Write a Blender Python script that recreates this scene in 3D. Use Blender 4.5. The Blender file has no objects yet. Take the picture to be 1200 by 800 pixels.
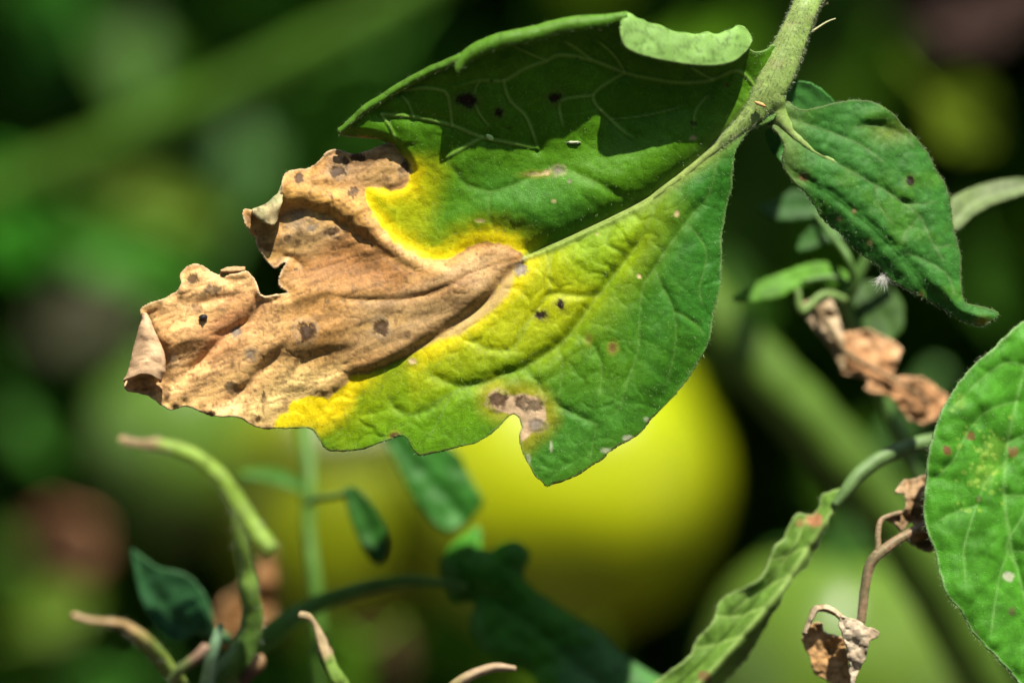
import bpy, math
import numpy as np
from mathutils import Vector, Matrix

# ------------------------------------------------------------------ camera
D = 1.0 / 3.0                       # focus distance (m): 1200 px = 120 mm there
TILT = math.radians(18)
FOC = np.array([0.0, 0.0, 0.47])    # point in the middle of the focus plane
RGT = np.array([1.0, 0.0, 0.0])
FWD = np.array([0.0, math.cos(TILT), -math.sin(TILT)])
UPV = np.array([0.0, math.sin(TILT), math.cos(TILT)])
sc = bpy.context.scene
cd = bpy.data.cameras.new('camera'); cam = bpy.data.objects.new('camera', cd)
sc.collection.objects.link(cam); sc.camera = cam
cd.sensor_width = 36; cd.lens = 100; cd.clip_start = 0.01; cd.clip_end = 500
cd.dof.use_dof = True; cd.dof.focus_distance = D - 0.001; cd.dof.aperture_fstop = 5.6
cam.location = Vector(FOC - FWD * D)
cam.rotation_euler = (math.pi / 2 - TILT, 0, 0)

# ------------------------------------------------------------------ sky, sun, exposure
SUN = RGT * 0.17 + UPV * 0.864 - FWD * 0.473
SUN = SUN / np.linalg.norm(SUN)
wd = bpy.data.worlds.new('World'); sc.world = wd; wd.use_nodes = True
nt = wd.node_tree; bg = nt.nodes['Background']
sky = nt.nodes.new('ShaderNodeTexSky'); sky.sky_type = 'NISHITA'; sky.sun_disc = False
sky.sun_elevation = math.asin(SUN[2]); sky.sun_rotation = math.atan2(SUN[0], SUN[1])
nt.links.new(sky.outputs[0], bg.inputs[0]); bg.inputs[1].default_value = 0.13
sl = bpy.data.lights.new('sun', 'SUN'); sun = bpy.data.objects.new('sun', sl)
sc.collection.objects.link(sun)
sl.energy = 5.0; sl.angle = math.radians(0.7); sl.color = (1.0, 0.94, 0.82)
sun.rotation_euler = Vector(SUN).to_track_quat('Z', 'Y').to_euler()
sun.location = (0, 0, 3)
sc.view_settings.view_transform = 'Standard'; sc.view_settings.look = 'None'
sc.view_settings.gamma = 1; sc.view_settings.use_curve_mapping = False
sc.view_settings.exposure = 1.08
sc.cycles.use_denoising = True
sc.cycles.max_bounces = 8; sc.cycles.transmission_bounces = 4

rng = np.random.default_rng(7)

# ------------------------------------------------------------------ numeric helpers
def U(x, y, w):
    """pixel of the photograph (1200x800) at depth w mm (towards the camera +) -> world point"""
    x = np.asarray(x, float); y = np.asarray(y, float); w = np.asarray(w, float) * 1e-3
    s = (D - w) / D * 1e-4
    return FOC + ((x - 600) * s)[..., None] * RGT + ((400 - y) * s)[..., None] * UPV - w[..., None] * FWD

_T = np.random.default_rng(3).random((256, 256))
def vnoise(x, y, seed=0):
    x = x + seed * 17.31; y = y + seed * 5.77
    xi = np.floor(x).astype(int); yi = np.floor(y).astype(int); fx = x - xi; fy = y - yi
    fx = fx * fx * fx * (fx * (fx * 6 - 15) + 10); fy = fy * fy * fy * (fy * (fy * 6 - 15) + 10)
    g = lambda a, b: _T[a & 255, b & 255]
    return ((g(xi, yi) * (1 - fx) + g(xi + 1, yi) * fx) * (1 - fy)
            + (g(xi, yi + 1) * (1 - fx) + g(xi + 1, yi + 1) * fx) * fy) * 2 - 1
def fbm(x, y, seed=0, o=4, gain=0.5):
    r = 0; a = 1
    for k in range(o):
        r = r + a * vnoise(x, y, seed + k * 3); x = x * 2.03; y = y * 2.03; a *= gain
    return r
def voro(x, y, seed=0):
    xi = np.floor(x).astype(int); yi = np.floor(y).astype(int)
    f1 = np.full(x.shape, 9.0); f2 = np.full(x.shape, 9.0)
    for dx in (-1, 0, 1):
        for dy in (-1, 0, 1):
            a = xi + dx; b = yi + dy
            px = a + _T[(a + seed) & 255, b & 255]; py = b + _T[(b + 91) & 255, (a + seed + 57) & 255]
            d = np.hypot(px - x, py - y)
            f2 = np.where(d < f1, f1, np.minimum(f2, d)); f1 = np.minimum(f1, d)
    return f1, f2
def sstep(a, b, x):
    t = np.clip((x - a) / (b - a), 0, 1); return t * t * (3 - 2 * t)
def crom(pts, step=3.0, closed=False):
    P = np.array(pts, float); n = len(P); out = []
    rngk = range(n if closed else n - 1)
    for i in rngk:
        if closed: p0, p1, p2, p3 = P[i - 1], P[i], P[(i + 1) % n], P[(i + 2) % n]
        else: p0, p1, p2, p3 = P[max(i - 1, 0)], P[i], P[i + 1], P[min(i + 2, n - 1)]
        m = max(2, int(np.linalg.norm((p2 - p1)[:2]) / step))
        t = np.linspace(0, 1, m, endpoint=False)[:, None]
        out.append(0.5 * (2 * p1 + (p2 - p0) * t + (2 * p0 - 5 * p1 + 4 * p2 - p3) * t ** 2 + (3 * p1 - p0 - 3 * p2 + p3) * t ** 3))
    if not closed: out.append(P[-1:])
    return np.vstack(out)
def pdist(x, y, line, closed=False):
    """distance to a polyline, plus the nearest point and the arc parameter 0..1"""
    L = np.array(line, float)[:, :2]
    if closed: L = np.vstack([L, L[:1]])
    sh = x.shape; x = x.ravel(); y = y.ravel()
    best = np.full(x.shape, 1e18); bx = np.zeros_like(x); by = np.zeros_like(x); bt = np.zeros_like(x)
    seg = np.hypot(*(L[1:] - L[:-1]).T); cum = np.concatenate([[0], np.cumsum(seg)]); tot = max(cum[-1], 1e-9)
    for i in range(len(L) - 1):
        a = L[i]; d = L[i + 1] - a; q = max(d @ d, 1e-12)
        t = np.clip(((x - a[0]) * d[0] + (y - a[1]) * d[1]) / q, 0, 1)
        cx = a[0] + d[0] * t; cy = a[1] + d[1] * t
        r = (x - cx) ** 2 + (y - cy) ** 2; m = r < best
        best[m] = r[m]; bx[m] = cx[m]; by[m] = cy[m]; bt[m] = (cum[i] + seg[i] * t[m]) / tot
    return np.sqrt(best).reshape(sh), bx.reshape(sh), by.reshape(sh), bt.reshape(sh)
def inpoly(x, y, poly):
    P = np.array(poly, float)[:, :2]; c = np.zeros(x.shape, bool); j = len(P) - 1
    for i in range(len(P)):
        a, b = P[i], P[j]
        if a[1] != b[1]:
            c ^= ((a[1] > y) != (b[1] > y)) & (x < (b[0] - a[0]) * (y - a[1]) / (b[1] - a[1]) + a[0])
        j = i
    return c
def sdist(x, y, poly):
    """signed distance, + inside"""
    d, bx, by, _ = pdist(x, y, poly, True); return np.where(inpoly(x, y, poly), d, -d)
def soft(x, y, poly, r):
    return sstep(-r, r, sdist(x, y, poly))
def mix(a, b, f):
    f = np.asarray(f)[..., None]; return a * (1 - f) + np.array(b, float) * f

# ------------------------------------------------------------------ object helpers
def link(o, parent=None):
    sc.collection.objects.link(o)
    if parent is not None: o.parent = parent
    return o
def tag(o, label=None, cat=None, group=None, kind=None):
    if label: o['label'] = label
    if cat: o['category'] = cat
    if group: o['group'] = group
    if kind: o['kind'] = kind
    return o
def thing(name, label, cat, group=None):
    return tag(link(bpy.data.objects.new(name, None)), label, cat, group)
def mesh_obj(name, verts, faces, mat, parent=None, col=None, smooth=True, thick=0):
    me = bpy.data.meshes.new(name)
    verts = np.asarray(verts, np.float32)
    if isinstance(faces, np.ndarray):
        n, k = faces.shape
        me.vertices.add(len(verts)); me.vertices.foreach_set('co', verts.ravel())
        me.loops.add(n * k); me.loops.foreach_set('vertex_index', faces.astype(np.int32).ravel())
        me.polygons.add(n); me.polygons.foreach_set('loop_start', np.arange(0, n * k, k, dtype=np.int32))
        me.polygons.foreach_set('loop_total', np.full(n, k, np.int32))
    else:
        me.from_pydata(verts.tolist(), [], faces)
    me.update(calc_edges=True); me.validate()
    if col is not None:
        a = me.attributes.new('col', 'FLOAT_COLOR', 'POINT')
        c = np.ones((len(verts), 4), np.float32); c[:, :3] = col
        a.data.foreach_set('color', c.ravel())
    me.polygons.foreach_set('use_smooth', np.full(len(me.polygons), smooth))
    me.materials.append(mat)
    o = bpy.data.objects.new(name, me); link(o, parent)
    if thick:
        m = o.modifiers.new('thickness', 'SOLIDIFY'); m.thickness = thick; m.offset = 0
        m.use_even_offset = False
    return o
def vnormals(P, F):
    N = np.zeros_like(P)
    for a, b, c in ((0, 1, 2), (0, 2, 3)):
        n = np.cross(P[F[:, b]] - P[F[:, a]], P[F[:, c]] - P[F[:, a]])
        for k in (a, b, c): np.add.at(N, F[:, k], n)
    return N / np.maximum(np.linalg.norm(N, axis=1), 1e-15)[:, None]

class Blade: pass
def blade(name, outline, hfun, cfun, mat, parent, w0=0.0, step=1.5, thick=0.00025, jit=0.6, rs=3.0):
    """thin leaf blade cut from a traced outline (px), relief hfun(x,y,sd) in px towards the camera"""
    O = crom(outline, rs, True)
    if jit:
        k = np.arange(len(O)); nrm = np.roll(O, -1, 0) - np.roll(O, 1, 0)
        nrm = np.stack([nrm[:, 1], -nrm[:, 0]], 1) / np.maximum(np.hypot(*nrm.T), 1e-9)[:, None]
        O = O + nrm * (jit * fbm(O[:, 0] * 0.13, O[:, 1] * 0.13, 5, 3))[:, None]
    x0, y0 = O.min(0) - 2 * step; x1, y1 = O.max(0) + 2 * step
    gx = np.arange(x0, x1, step); gy = np.arange(y0, y1, step)
    X, Y = np.meshgrid(gx, gy)
    d, bx, by, _ = pdist(X, Y, O, True); ins = inpoly(X, Y, O); sd = np.where(ins, d, -d)
    snap = (np.abs(sd) < 0.55 * step); ok = (sd > -0.55 * step)
    X = np.where(snap, bx, X); Y = np.where(snap, by, Y); sd = np.where(snap, 0, sd)
    h, w = X.shape; idx = np.arange(h * w).reshape(h, w)
    q = np.stack([idx[:-1, :-1], idx[1:, :-1], idx[1:, 1:], idx[:-1, 1:]], -1).reshape(-1, 4)
    okf = ok.ravel(); q = q[okf[q].all(1)]
    used = np.unique(q); re = np.full(h * w, -1); re[used] = np.arange(len(used)); q = re[q]
    x = X.ravel()[used]; y = Y.ravel()[used]; s = sd.ravel()[used]
    H = hfun(x, y, s); C = np.clip(cfun(x, y, s, H), 0.001, 0.95)
    P = U(x, y, w0 + H * 0.1)
    o = mesh_obj(name, P, q, mat, parent, C, True, thick)
    b = Blade(); b.o = o; b.P = P; b.F = q; b.N = vnormals(P, q); b.x = x; b.y = y; b.sd = s; b.H = H; b.C = C; b.w0 = w0
    return b
def loft(name, rows, n, mat, parent, cfun, w0=0.0, thick=0.00025, sub=4):
    """sheet through rows of (x,y,h) px curves"""
    R = []
    for r in rows:
        c = crom(r, 1.0); d = np.concatenate([[0], np.cumsum(np.linalg.norm(np.diff(c, axis=0), axis=1))])
        t = np.linspace(0, d[-1], n); R.append(np.stack([np.interp(t, d, c[:, k]) for k in range(3)], 1))
    R = np.array(R); m = len(R); G = []
    for i in range(m - 1):
        p0, p1, p2, p3 = R[max(i - 1, 0)], R[i], R[i + 1], R[min(i + 2, m - 1)]
        for t in np.linspace(0, 1, sub, endpoint=False):
            G.append(0.5 * (2 * p1 + (p2 - p0) * t + (2 * p0 - 5 * p1 + 4 * p2 - p3) * t ** 2 + (3 * p1 - p0 - 3 * p2 + p3) * t ** 3))
    G.append(R[-1]); G = np.array(G); m = len(G)
    G += (.9 + 1.1 * (mat is M_DRY)) * np.stack([.4 * fbm(G[..., 0] * .11, G[..., 1] * .11, 18, 3), .4 * fbm(G[..., 0] * .11, G[..., 1] * .11, 28, 3), fbm(G[..., 0] * .07, G[..., 1] * .07, 8, 4)], -1)
    v = np.repeat(np.linspace(0, 1, m)[:, None], n, 1).ravel(); u = np.repeat(np.linspace(0, 1, n)[None], m, 0).ravel()
    g = G.reshape(-1, 3); P = U(g[:, 0], g[:, 1], w0 + g[:, 2] * 0.1)
    idx = np.arange(m * n).reshape(m, n)
    F = np.stack([idx[:-1, :-1], idx[1:, :-1], idx[1:, 1:], idx[:-1, 1:]], -1).reshape(-1, 4)
    C = np.clip(cfun(g[:, 0], g[:, 1], u, v), 0.001, 0.95)
    o = mesh_obj(name, P, F, mat, parent, C, True, thick)
    b = Blade(); b.o = o; b.P = P; b.F = F; b.N = vnormals(P, F); b.C = C
    return b
def tube(name, pts, mat, parent, cfun=None, sides=14, step=3.0, ridge=0.06, seed=0, flat=1.0):
    """stem through (px,py,w mm,radius px); closed rounded ends"""
    c = crom(pts, step); n = len(c)
    P = U(c[:, 0], c[:, 1], c[:, 2]); r = c[:, 3] * 1e-4 * (D - c[:, 2] * 1e-3) / D
    T = np.gradient(P, axis=0); T /= np.maximum(np.linalg.norm(T, axis=1), 1e-12)[:, None]
    A = np.cross(T[0], -FWD); A /= np.linalg.norm(A); V = []; Cc = []; Ns = []
    tt = np.linspace(0, 1, n)
    for i in range(n):
        A = A - T[i] * (A @ T[i]); A /= np.linalg.norm(A); B = np.cross(T[i], A)
        a = np.arange(sides) * 2 * math.pi / sides
        rr = r[i] * (1 + ridge * np.sin(a * 5 + seed) + ridge * fbm(a * 1.2 + seed, np.full(sides, i * step * 0.05), seed, 2))
        nn = np.cos(a)[:, None] * A + np.sin(a)[:, None] * B * flat
        V.append(P[i] + nn * rr[:, None]); Ns.append(nn)
        Cc.append(np.full(sides, tt[i]))
    V = np.vstack(V); Ns = np.vstack(Ns); u = np.concatenate(Cc)
    idx = np.arange(n * sides).reshape(n, sides); j = np.roll(idx, -1, 1)
    F = [list(f) for f in np.stack([idx[:-1], j[:-1], j[1:], idx[1:]], -1).reshape(-1, 4)]
    V = np.vstack([V, [P[0] - T[0] * r[0] * 0.6], [P[-1] + T[-1] * r[-1] * 0.6]]); u = np.concatenate([u, [0, 1]])
    for k in range(sides):
        F.append([n * sides, int(idx[0][(k + 1) % sides]), int(idx[0][k])])
        F.append([n * sides + 1, int(idx[-1][k]), int(idx[-1][(k + 1) % sides])])
    Cv = cfun(u, np.arange(len(u)) % sides / sides) if cfun is not None else np.tile([.06, .14, .02], (len(u), 1))
    F = [[int(q) for q in f] for f in F]
    o = mesh_obj(name, V, F, mat, parent, np.clip(Cv, 0.001, 0.95))
    b = Blade(); b.o = o; b.P = V[:-2]; b.N = Ns; b.C = Cv[:-2]; b.F = None
    return b
def hairs(name, P, N, L, R, mat, parent, lean=0.5, seed=1, col=None):
    """fine plant hairs: thin bent three-sided spikes"""
    g = np.random.default_rng(seed); n = len(P)
    d = N + g.normal(size=(n, 3)) * lean; d /= np.linalg.norm(d, axis=1)[:, None]
    L = L * g.uniform(0.45, 1.3, n)[:, None]; t = np.cross(d, g.normal(size=(n, 3))); t /= np.linalg.norm(t, axis=1)[:, None]
    b = np.cross(d, t); V = []
    mid = P + d * L * 0.55; tip = P + d * L + t * L * g.uniform(-.35, .35, (n, 1))
    for k in range(3):
        a = k * 2 * math.pi / 3; V.append(P + (t * math.cos(a) + b * math.sin(a)) * R)
    for k in range(3):
        a = k * 2 * math.pi / 3; V.append(mid + (t * math.cos(a) + b * math.sin(a)) * R * 0.7)
    V.append(tip); V = np.stack(V, 1).reshape(-1, 3)
    base = np.arange(n)[:, None] * 7
    F = np.vstack([base + np.array(f) for f in ((0, 1, 4), (0, 4, 3), (1, 2, 5), (1, 5, 4), (2, 0, 3), (2, 3, 5), (3, 4, 6), (4, 5, 6), (5, 3, 6))])
    C = np.tile(np.array(col if col is not None else (.55, .62, .42)), (len(V), 1))
    o = mesh_obj(name, V, F, mat, parent, C, False); o['kind'] = 'stuff'
    return o
def pick(b, n, seed, wt=None):
    g = np.random.default_rng(seed); m = len(b.P)
    p = None
    if wt is not None: p = wt / wt.sum()
    i = g.choice(m, n, p=p); return b.P[i], b.N[i]
def tocam(N):
    s = np.where((N @ -FWD) < 0, -1.0, 1.0); return N * s[:, None]

# ------------------------------------------------------------------ materials
def plant_mat(name, rough=0.5, spec=0.35, trans=0.25, grain=2500.0, bump=0.25, mott=0.25, coarse=180.0, bdist=0.00012, tint=(1.25, 1.15, 0.6)):
    m = bpy.data.materials.new(name); m.use_nodes = True; t = m.node_tree; N = t.nodes; Lk = t.links
    p = N['Principled BSDF']; out = N['Material Output']
    at = N.new('ShaderNodeAttribute'); at.attribute_name = 'col'
    tc = N.new('ShaderNodeTexCoord')
    n1 = N.new('ShaderNodeTexNoise'); n1.inputs['Scale'].default_value = grain; n1.inputs['Detail'].default_value = 3
    n2 = N.new('ShaderNodeTexNoise'); n2.inputs['Scale'].default_value = coarse; n2.inputs['Detail'].default_value = 5
    for n in (n1, n2): Lk.new(tc.outputs['Object'], n.inputs['Vector'])
    ad = N.new('ShaderNodeMath'); ad.operation = 'ADD'; Lk.new(n1.outputs[0], ad.inputs[0]); Lk.new(n2.outputs[0], ad.inputs[1])
    mr = N.new('ShaderNodeMapRange'); mr.inputs[1].default_value = 0.6; mr.inputs[2].default_value = 1.4
    mr.inputs[3].default_value = 1 - mott; mr.inputs[4].default_value = 1 + mott; Lk.new(ad.outputs[0], mr.inputs[0])
    mu = N.new('ShaderNodeVectorMath'); mu.operation = 'MULTIPLY'
    Lk.new(at.outputs['Color'], mu.inputs[0]); Lk.new(mr.outputs[0], mu.inputs[1])
    Lk.new(mu.outputs[0], p.inputs['Base Color'])
    p.inputs['Roughness'].default_value = rough; p.inputs['Specular IOR Level'].default_value = spec
    bp = N.new('ShaderNodeBump'); bp.inputs['Strength'].default_value = bump; bp.inputs['Distance'].default_value = bdist
    Lk.new(n1.outputs[0], bp.inputs['Height']); Lk.new(bp.outputs[0], p.inputs['Normal'])
    if trans > 0:
        tr = N.new('ShaderNodeBsdfTranslucent'); tm = N.new('ShaderNodeVectorMath'); tm.operation = 'MULTIPLY'
        tm.inputs[1].default_value = tint; Lk.new(mu.outputs[0], tm.inputs[0]); Lk.new(tm.outputs[0], tr.inputs[0])
        mx = N.new('ShaderNodeMixShader'); mx.inputs[0].default_value = trans
        Lk.new(p.outputs[0], mx.inputs[1]); Lk.new(tr.outputs[0], mx.inputs[2]); Lk.new(mx.outputs[0], out.inputs['Surface'])
    return m
M_LEAF = plant_mat('leaf_tissue', 0.45, 0.14, 0.08, 8000, 0.55, 0.16, 3000, tint=(1.3, 1.2, .4))
M_THIN = plant_mat('young_leaf_tissue', 0.45, 0.14, 0.30, 8000, 0.55, 0.16, 3000, tint=(1.5, 1.35, .5))
M_SOFT = plant_mat('leaf_background', 0.5, 0.15, 0.25, 900, 0.3, 0.25, 120)
M_DRY = plant_mat('dry_leaf', 0.8, 0.10, 0.12, 8000, 0.7, 0.22, 3000, tint=(1.2, 1.0, 0.7))
M_STEM = plant_mat('stem_skin', 0.55, 0.3, 0.0, 3000, 0.4, 0.2, 400)
M_HAIR = plant_mat('plant_hair', 0.4, 0.4, 0.5, 3000, 0.0, 0.1, 400, tint=(1, 1, 1))
M_FRUIT = plant_mat('fruit_skin', 0.38, 0.35, 0.0, 2500, 0.04, 0.14, 60)
M_FRUIT.node_tree.nodes['Principled BSDF'].inputs['Subsurface Weight'].default_value = .35
M_FRUIT.node_tree.nodes['Principled BSDF'].inputs['Subsurface Radius'].default_value = (.012, .010, .002)
M_FRUIT.node_tree.nodes['Principled BSDF'].inputs['Subsurface Scale'].default_value = 1.0
M_SMALL = plant_mat('small_matter', 0.5, 0.4, 0.0, 6000, 0.4, 0.2, 2000)

# ------------------------------------------------------------------ ground
def make_ground():
    m = bpy.data.materials.new('garden_soil'); m.use_nodes = True; t = m.node_tree; N = t.nodes; Lk = t.links
    p = N['Principled BSDF']; tc = N.new('ShaderNodeTexCoord')
    n1 = N.new('ShaderNodeTexNoise'); n1.inputs['Scale'].default_value = 9; n1.inputs['Detail'].default_value = 9
    n2 = N.new('ShaderNodeTexVoronoi'); n2.inputs['Scale'].default_value = 45
    for n in (n1, n2): Lk.new(tc.outputs['Object'], n.inputs['Vector'])
    cr = N.new('ShaderNodeValToRGB'); cr.color_ramp.elements[0].color = (.035, .024, .016, 1); cr.color_ramp.elements[1].color = (.16, .115, .075, 1)
    cr.color_ramp.elements[0].position = .3; cr.color_ramp.elements[1].position = .75
    Lk.new(n1.outputs[0], cr.inputs[0]); Lk.new(cr.outputs[0], p.inputs['Base Color']); p.inputs['Roughness'].default_value = .95
    bp = N.new('ShaderNodeBump'); bp.inputs['Distance'].default_value = .02; Lk.new(n2.outputs[0], bp.inputs['Height']); Lk.new(bp.outputs[0], p.inputs['Normal'])
    a = np.concatenate([-np.geomspace(150, 2.2, 14), np.linspace(-2, 2, 101), np.geomspace(2.2, 150, 14)])
    X, Y = np.meshgrid(a, a + 0.8); Z = 0.02 * fbm(X * 3, Y * 3, 2, 4) * np.exp(-(X ** 2 + Y ** 2) / 40)
    n = len(a); idx = np.arange(n * n).reshape(n, n)
    F = np.stack([idx[:-1, :-1], idx[:-1, 1:], idx[1:, 1:], idx[1:, :-1]], -1).reshape(-1, 4)
    o = mesh_obj('ground', np.stack([X, Y, Z], -1).reshape(-1, 3), F, m); o['kind'] = 'structure'
make_ground()

# ------------------------------------------------------------------ background leaves
def leaflet_data(nl, nw, seed, teeth=4, fold=0.25, droop=0.25, wave=0.03):
    """unit tomato leaflet: base at 0, tip at x=1, normal +z"""
    s = np.linspace(0, 1, nl); t = np.linspace(-1, 1, nw); S, T = np.meshgrid(s, t, indexing='ij')
    prof = np.sin(np.pi * S ** 0.72) ** 0.85 * (1 - 0.25 * S)
    lob = 1 + 0.28 * np.abs(np.sin(np.pi * teeth * S + 0.4 * seed + np.sign(T) * 0.6)) * (S > .06) - 0.16
    Wd = 0.33 * prof * lob + 0.012 * (1 - S)
    y = T * Wd; x = S + 0.10 * np.abs(T) * np.sin(np.pi * S) * 0.6
    z = fold * np.abs(y) - droop * S ** 2 + wave * fbm(S * 4 + seed, T * 2, seed, 3)
    v = np.abs(((S - 0.55 * np.abs(T) * 0.35) * teeth * 1.5) % 1 - 0.5) * 2
    vein = np.maximum(np.exp(-(T * Wd / 0.012) ** 2), 0.6 * np.exp(-((1 - v) / 0.10) ** 2))
    z = z - 0.012 * vein
    P = np.stack([x, y, z], -1).reshape(-1, 3)
    idx = np.arange(nl * nw).reshape(nl, nw)
    F = np.stack([idx[:-1, :-1], idx[1:, :-1], idx[1:, 1:], idx[:-1, 1:]], -1).reshape(-1, 4)
    return P, F, vein.ravel()
def frame(a, b, roll):
    ax = b - a; L = np.linalg.norm(ax); ax = ax / L
    n0 = -FWD - ax * (-FWD @ ax); n0 /= np.linalg.norm(n0); s0 = np.cross(n0, ax)
    c, s = math.cos(roll), math.sin(roll); n = n0 * c + s0 * s
    return L, ax, np.cross(n, ax), n
def leaf_at(name, base, tip, width, roll, col, parent=None, seed=0, mat=None, label=None, cat=None, group=None, fold=.25, droop=.2, stalk=True, teeth=4):
    a = U(*base); b = U(*tip); L, ax, sx, n = frame(a, b, math.radians(roll))
    P, F, v = leaflet_data(44, 25, seed, teeth, fold, droop)
    P = P * np.array([L, L * width / 0.6, L])
    Wp = a + P[:, :1] * ax + P[:, 1:2] * sx + P[:, 2:] * n
    C = mix(np.tile(np.array(col, float), (len(P), 1)), np.array(col) * 1.7 + .01, v * 0.5)
    if parent is None:
        r = thing(name, label, cat or 'leaf', group)
        mesh_obj('leaflet', Wp, F, mat or M_SOFT, r, C, True, 0.0004)
        if stalk:
            bs = np.array(base, float); tp = np.array(tip, float); e = bs - (tp - bs) * 0.45 + np.array([0, -14, 0])
            rr = max(3.0, np.hypot(*(tp - bs)[:2]) * 0.022)
            tube('petiole', [(bs[0] + (tp[0] - bs[0]) * .03, bs[1] + (tp[1] - bs[1]) * .03, bs[2], rr * .8), tuple((bs + e) / 2 + [0, 4, 0]) + (rr,), tuple(e) + (rr,)], M_STEM, r,
                 lambda u, q: np.tile(np.array(col) * 1.4, (len(u), 1)), 8, 8)
        return r
    return mesh_obj('leaflet', Wp, F, mat or M_SOFT, parent, C, True, 0.0004)

def foliage_mass():
    """the thick growth of the tomato row behind, plus unseen leaves added to block light"""
    g = np.random.default_rng(21); N = 10500
    P0, F0, v0 = leaflet_data(9, 5, 3, 3, .3, .3, .0)
    px = np.where(g.random(N) < .65, g.normal(0, .28, N), g.uniform(-1.1, 1.1, N)); py = g.uniform(.44, 1.7, N); pz = g.uniform(0.01, .75, N)
    # leaves added above the view to shade the background, thicker to the right
    top = g.random(N) < .10
    px = np.where(top, g.uniform(-1.0, 1.0, N), px)
    py = np.where(top, g.uniform(.24, 1.4, N), py); pz = np.where(top, g.uniform(.72, 1.1, N), pz)
    keep = ~((pz < .66) & (py < .46)) & ~(top & (px < .03) & (g.random(N) < .45)); px, py, pz = px[keep], py[keep], pz[keep]; N = len(px)
    sx_ = px - SUN[0] / SUN[2] * (pz - .38); sy_ = py - SUN[1] / SUN[2] * (pz - .38)
    k2_ = ~(top[keep] & (np.abs(sx_ + .09) < .16) & (np.abs(sy_ - .31) < .11)); px, py, pz = px[k2_], py[k2_], pz[k2_]
    m = 2600; ax_ = g.uniform(-.75, .75, m); ay = g.uniform(-.12, .32, m); az_ = g.uniform(.64, 1.0, m)  # unseen leaves added around the subject to block sky light, open towards the sun
    qx = ax_ - SUN[0] / SUN[2] * (az_ - .47); qy = ay - SUN[1] / SUN[2] * (az_ - .47)
    kp = ~((np.abs(qx) < .17) & (qy > -.14) & (qy < .36)); px = np.concatenate([px, ax_[kp]]); py = np.concatenate([py, ay[kp]]); pz = np.concatenate([pz, az_[kp]]); N = len(px)
    size = g.uniform(.05, .10, N)
    m = 3200; bx_ = g.uniform(-1.3, 1.3, m); by_ = g.uniform(-1.35, -.62, m); bz_ = g.uniform(.02, 1.35, m)   # unseen leaves added behind the camera to cut the sky fill
    px = np.concatenate([px, bx_]); py = np.concatenate([py, by_]); pz = np.concatenate([pz, bz_]); size = np.concatenate([size, g.uniform(.08, .15, m)]); N = len(px)
    az = g.uniform(0, 2 * np.pi, N); el = g.uniform(-1.1, .25, N)
    ax = np.stack([np.cos(az) * np.cos(el), np.sin(az) * np.cos(el), np.sin(el)], 1)
    up = np.stack([g.normal(0, .35, N), g.normal(-.35, .35, N), np.ones(N)], 1)
    sx = np.cross(up, ax); sx /= np.linalg.norm(sx, axis=1)[:, None]; nn = np.cross(ax, sx)
    V = (np.stack([px, py, pz], 1)[:, None] + size[:, None, None] * (P0[None, :, :1] * ax[:, None] + P0[None, :, 1:2] * sx[:, None] + P0[None, :, 2:] * nn[:, None]))
    tone = g.uniform(.6, 1.25, N)[:, None, None]; hue = g.random(N)[:, None, None]
    base = np.array([.036, .140, .008]) * (1 - hue * .7) + np.array([.09, .19, .005]) * hue * .7
    C = np.broadcast_to(base * tone, V.shape)
    k = len(P0); F = (F0[None] + (np.arange(N) * k)[:, None, None]).reshape(-1, 4)
    o = mesh_obj('foliage_mass', V.reshape(-1, 3), F, M_SOFT, None, C.reshape(-1, 3), True)
    tag(o, 'dense blurred dark green tomato foliage filling the far background, with unseen leaves added for shade', 'foliage', kind='stuff')
foliage_mass()

# ------------------------------------------------------------------ the diseased leaf
MID = [(905, 112), (880, 136), (850, 163), (820, 190), (790, 213), (760, 235), (730, 251), (700, 265), (650, 288), (615, 302), (560, 322), (480, 350), (420, 366), (360, 378), (300, 392), (200, 432), (150, 455)]
VE = [  # (polyline, depth, width)
 ([(775, 228), (765, 248), (745, 289), (704, 343), (667, 393), (650, 408), (616, 430), (571, 447), (530, 460), (480, 487)], 9, 11),
 ([(845, 172), (830, 228), (812, 250), (790, 280), (768, 312), (752, 345), (748, 407), (737, 441), (721, 485), (699, 497)], 5, 8),
 ([(699, 497), (680, 488), (653, 473), (645, 450)], 4, 6), ([(699, 497), (694, 524), (690, 540)], 3, 4),
 ([(768, 318), (775, 333), (789, 363), (792, 397), (784, 437), (779, 455)], 4, 6),
 ([(805, 262), (827, 295), (819, 339), (824, 362)], 3, 5), ([(789, 363), (815, 380), (826, 395)], 3, 5),
 ([(704, 344), (680, 347), (645, 345), (628, 365), (600, 400)], 5, 7), ([(546, 388), (562, 405), (600, 408), (628, 365)], 3.5, 7),
 ([(650, 290), (645, 318), (645, 345)], 2, 5), ([(720, 258), (712, 285), (735, 300)], 1.5, 5),
 ([(571, 447), (540, 452), (505, 440), (497, 428)], 4, 8), ([(530, 460), (515, 490), (500, 515)], 3, 7), ([(480, 487), (462, 478), (455, 460)], 4, 7),
 ([(480, 487), (505, 480), (520, 466)], 3, 6), ([(616, 430), (632, 450), (640, 470)], 3, 6), ([(667, 393), (690, 400), (705, 430), (700, 470)], 2.5, 7),
 ([(653, 405), (660, 430), (653, 473)], 2.5, 6),
 ([(760, 235), (725, 228), (695, 212), (668, 202), (640, 198)], 4, 8), ([(573, 225), (575, 259), (585, 275)], 2, 5), ([(573, 225), (600, 218), (640, 198)], 2, 6),
 ([(573, 225), (545, 215), (530, 195), (522, 185)], 2.5, 6),
]
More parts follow.
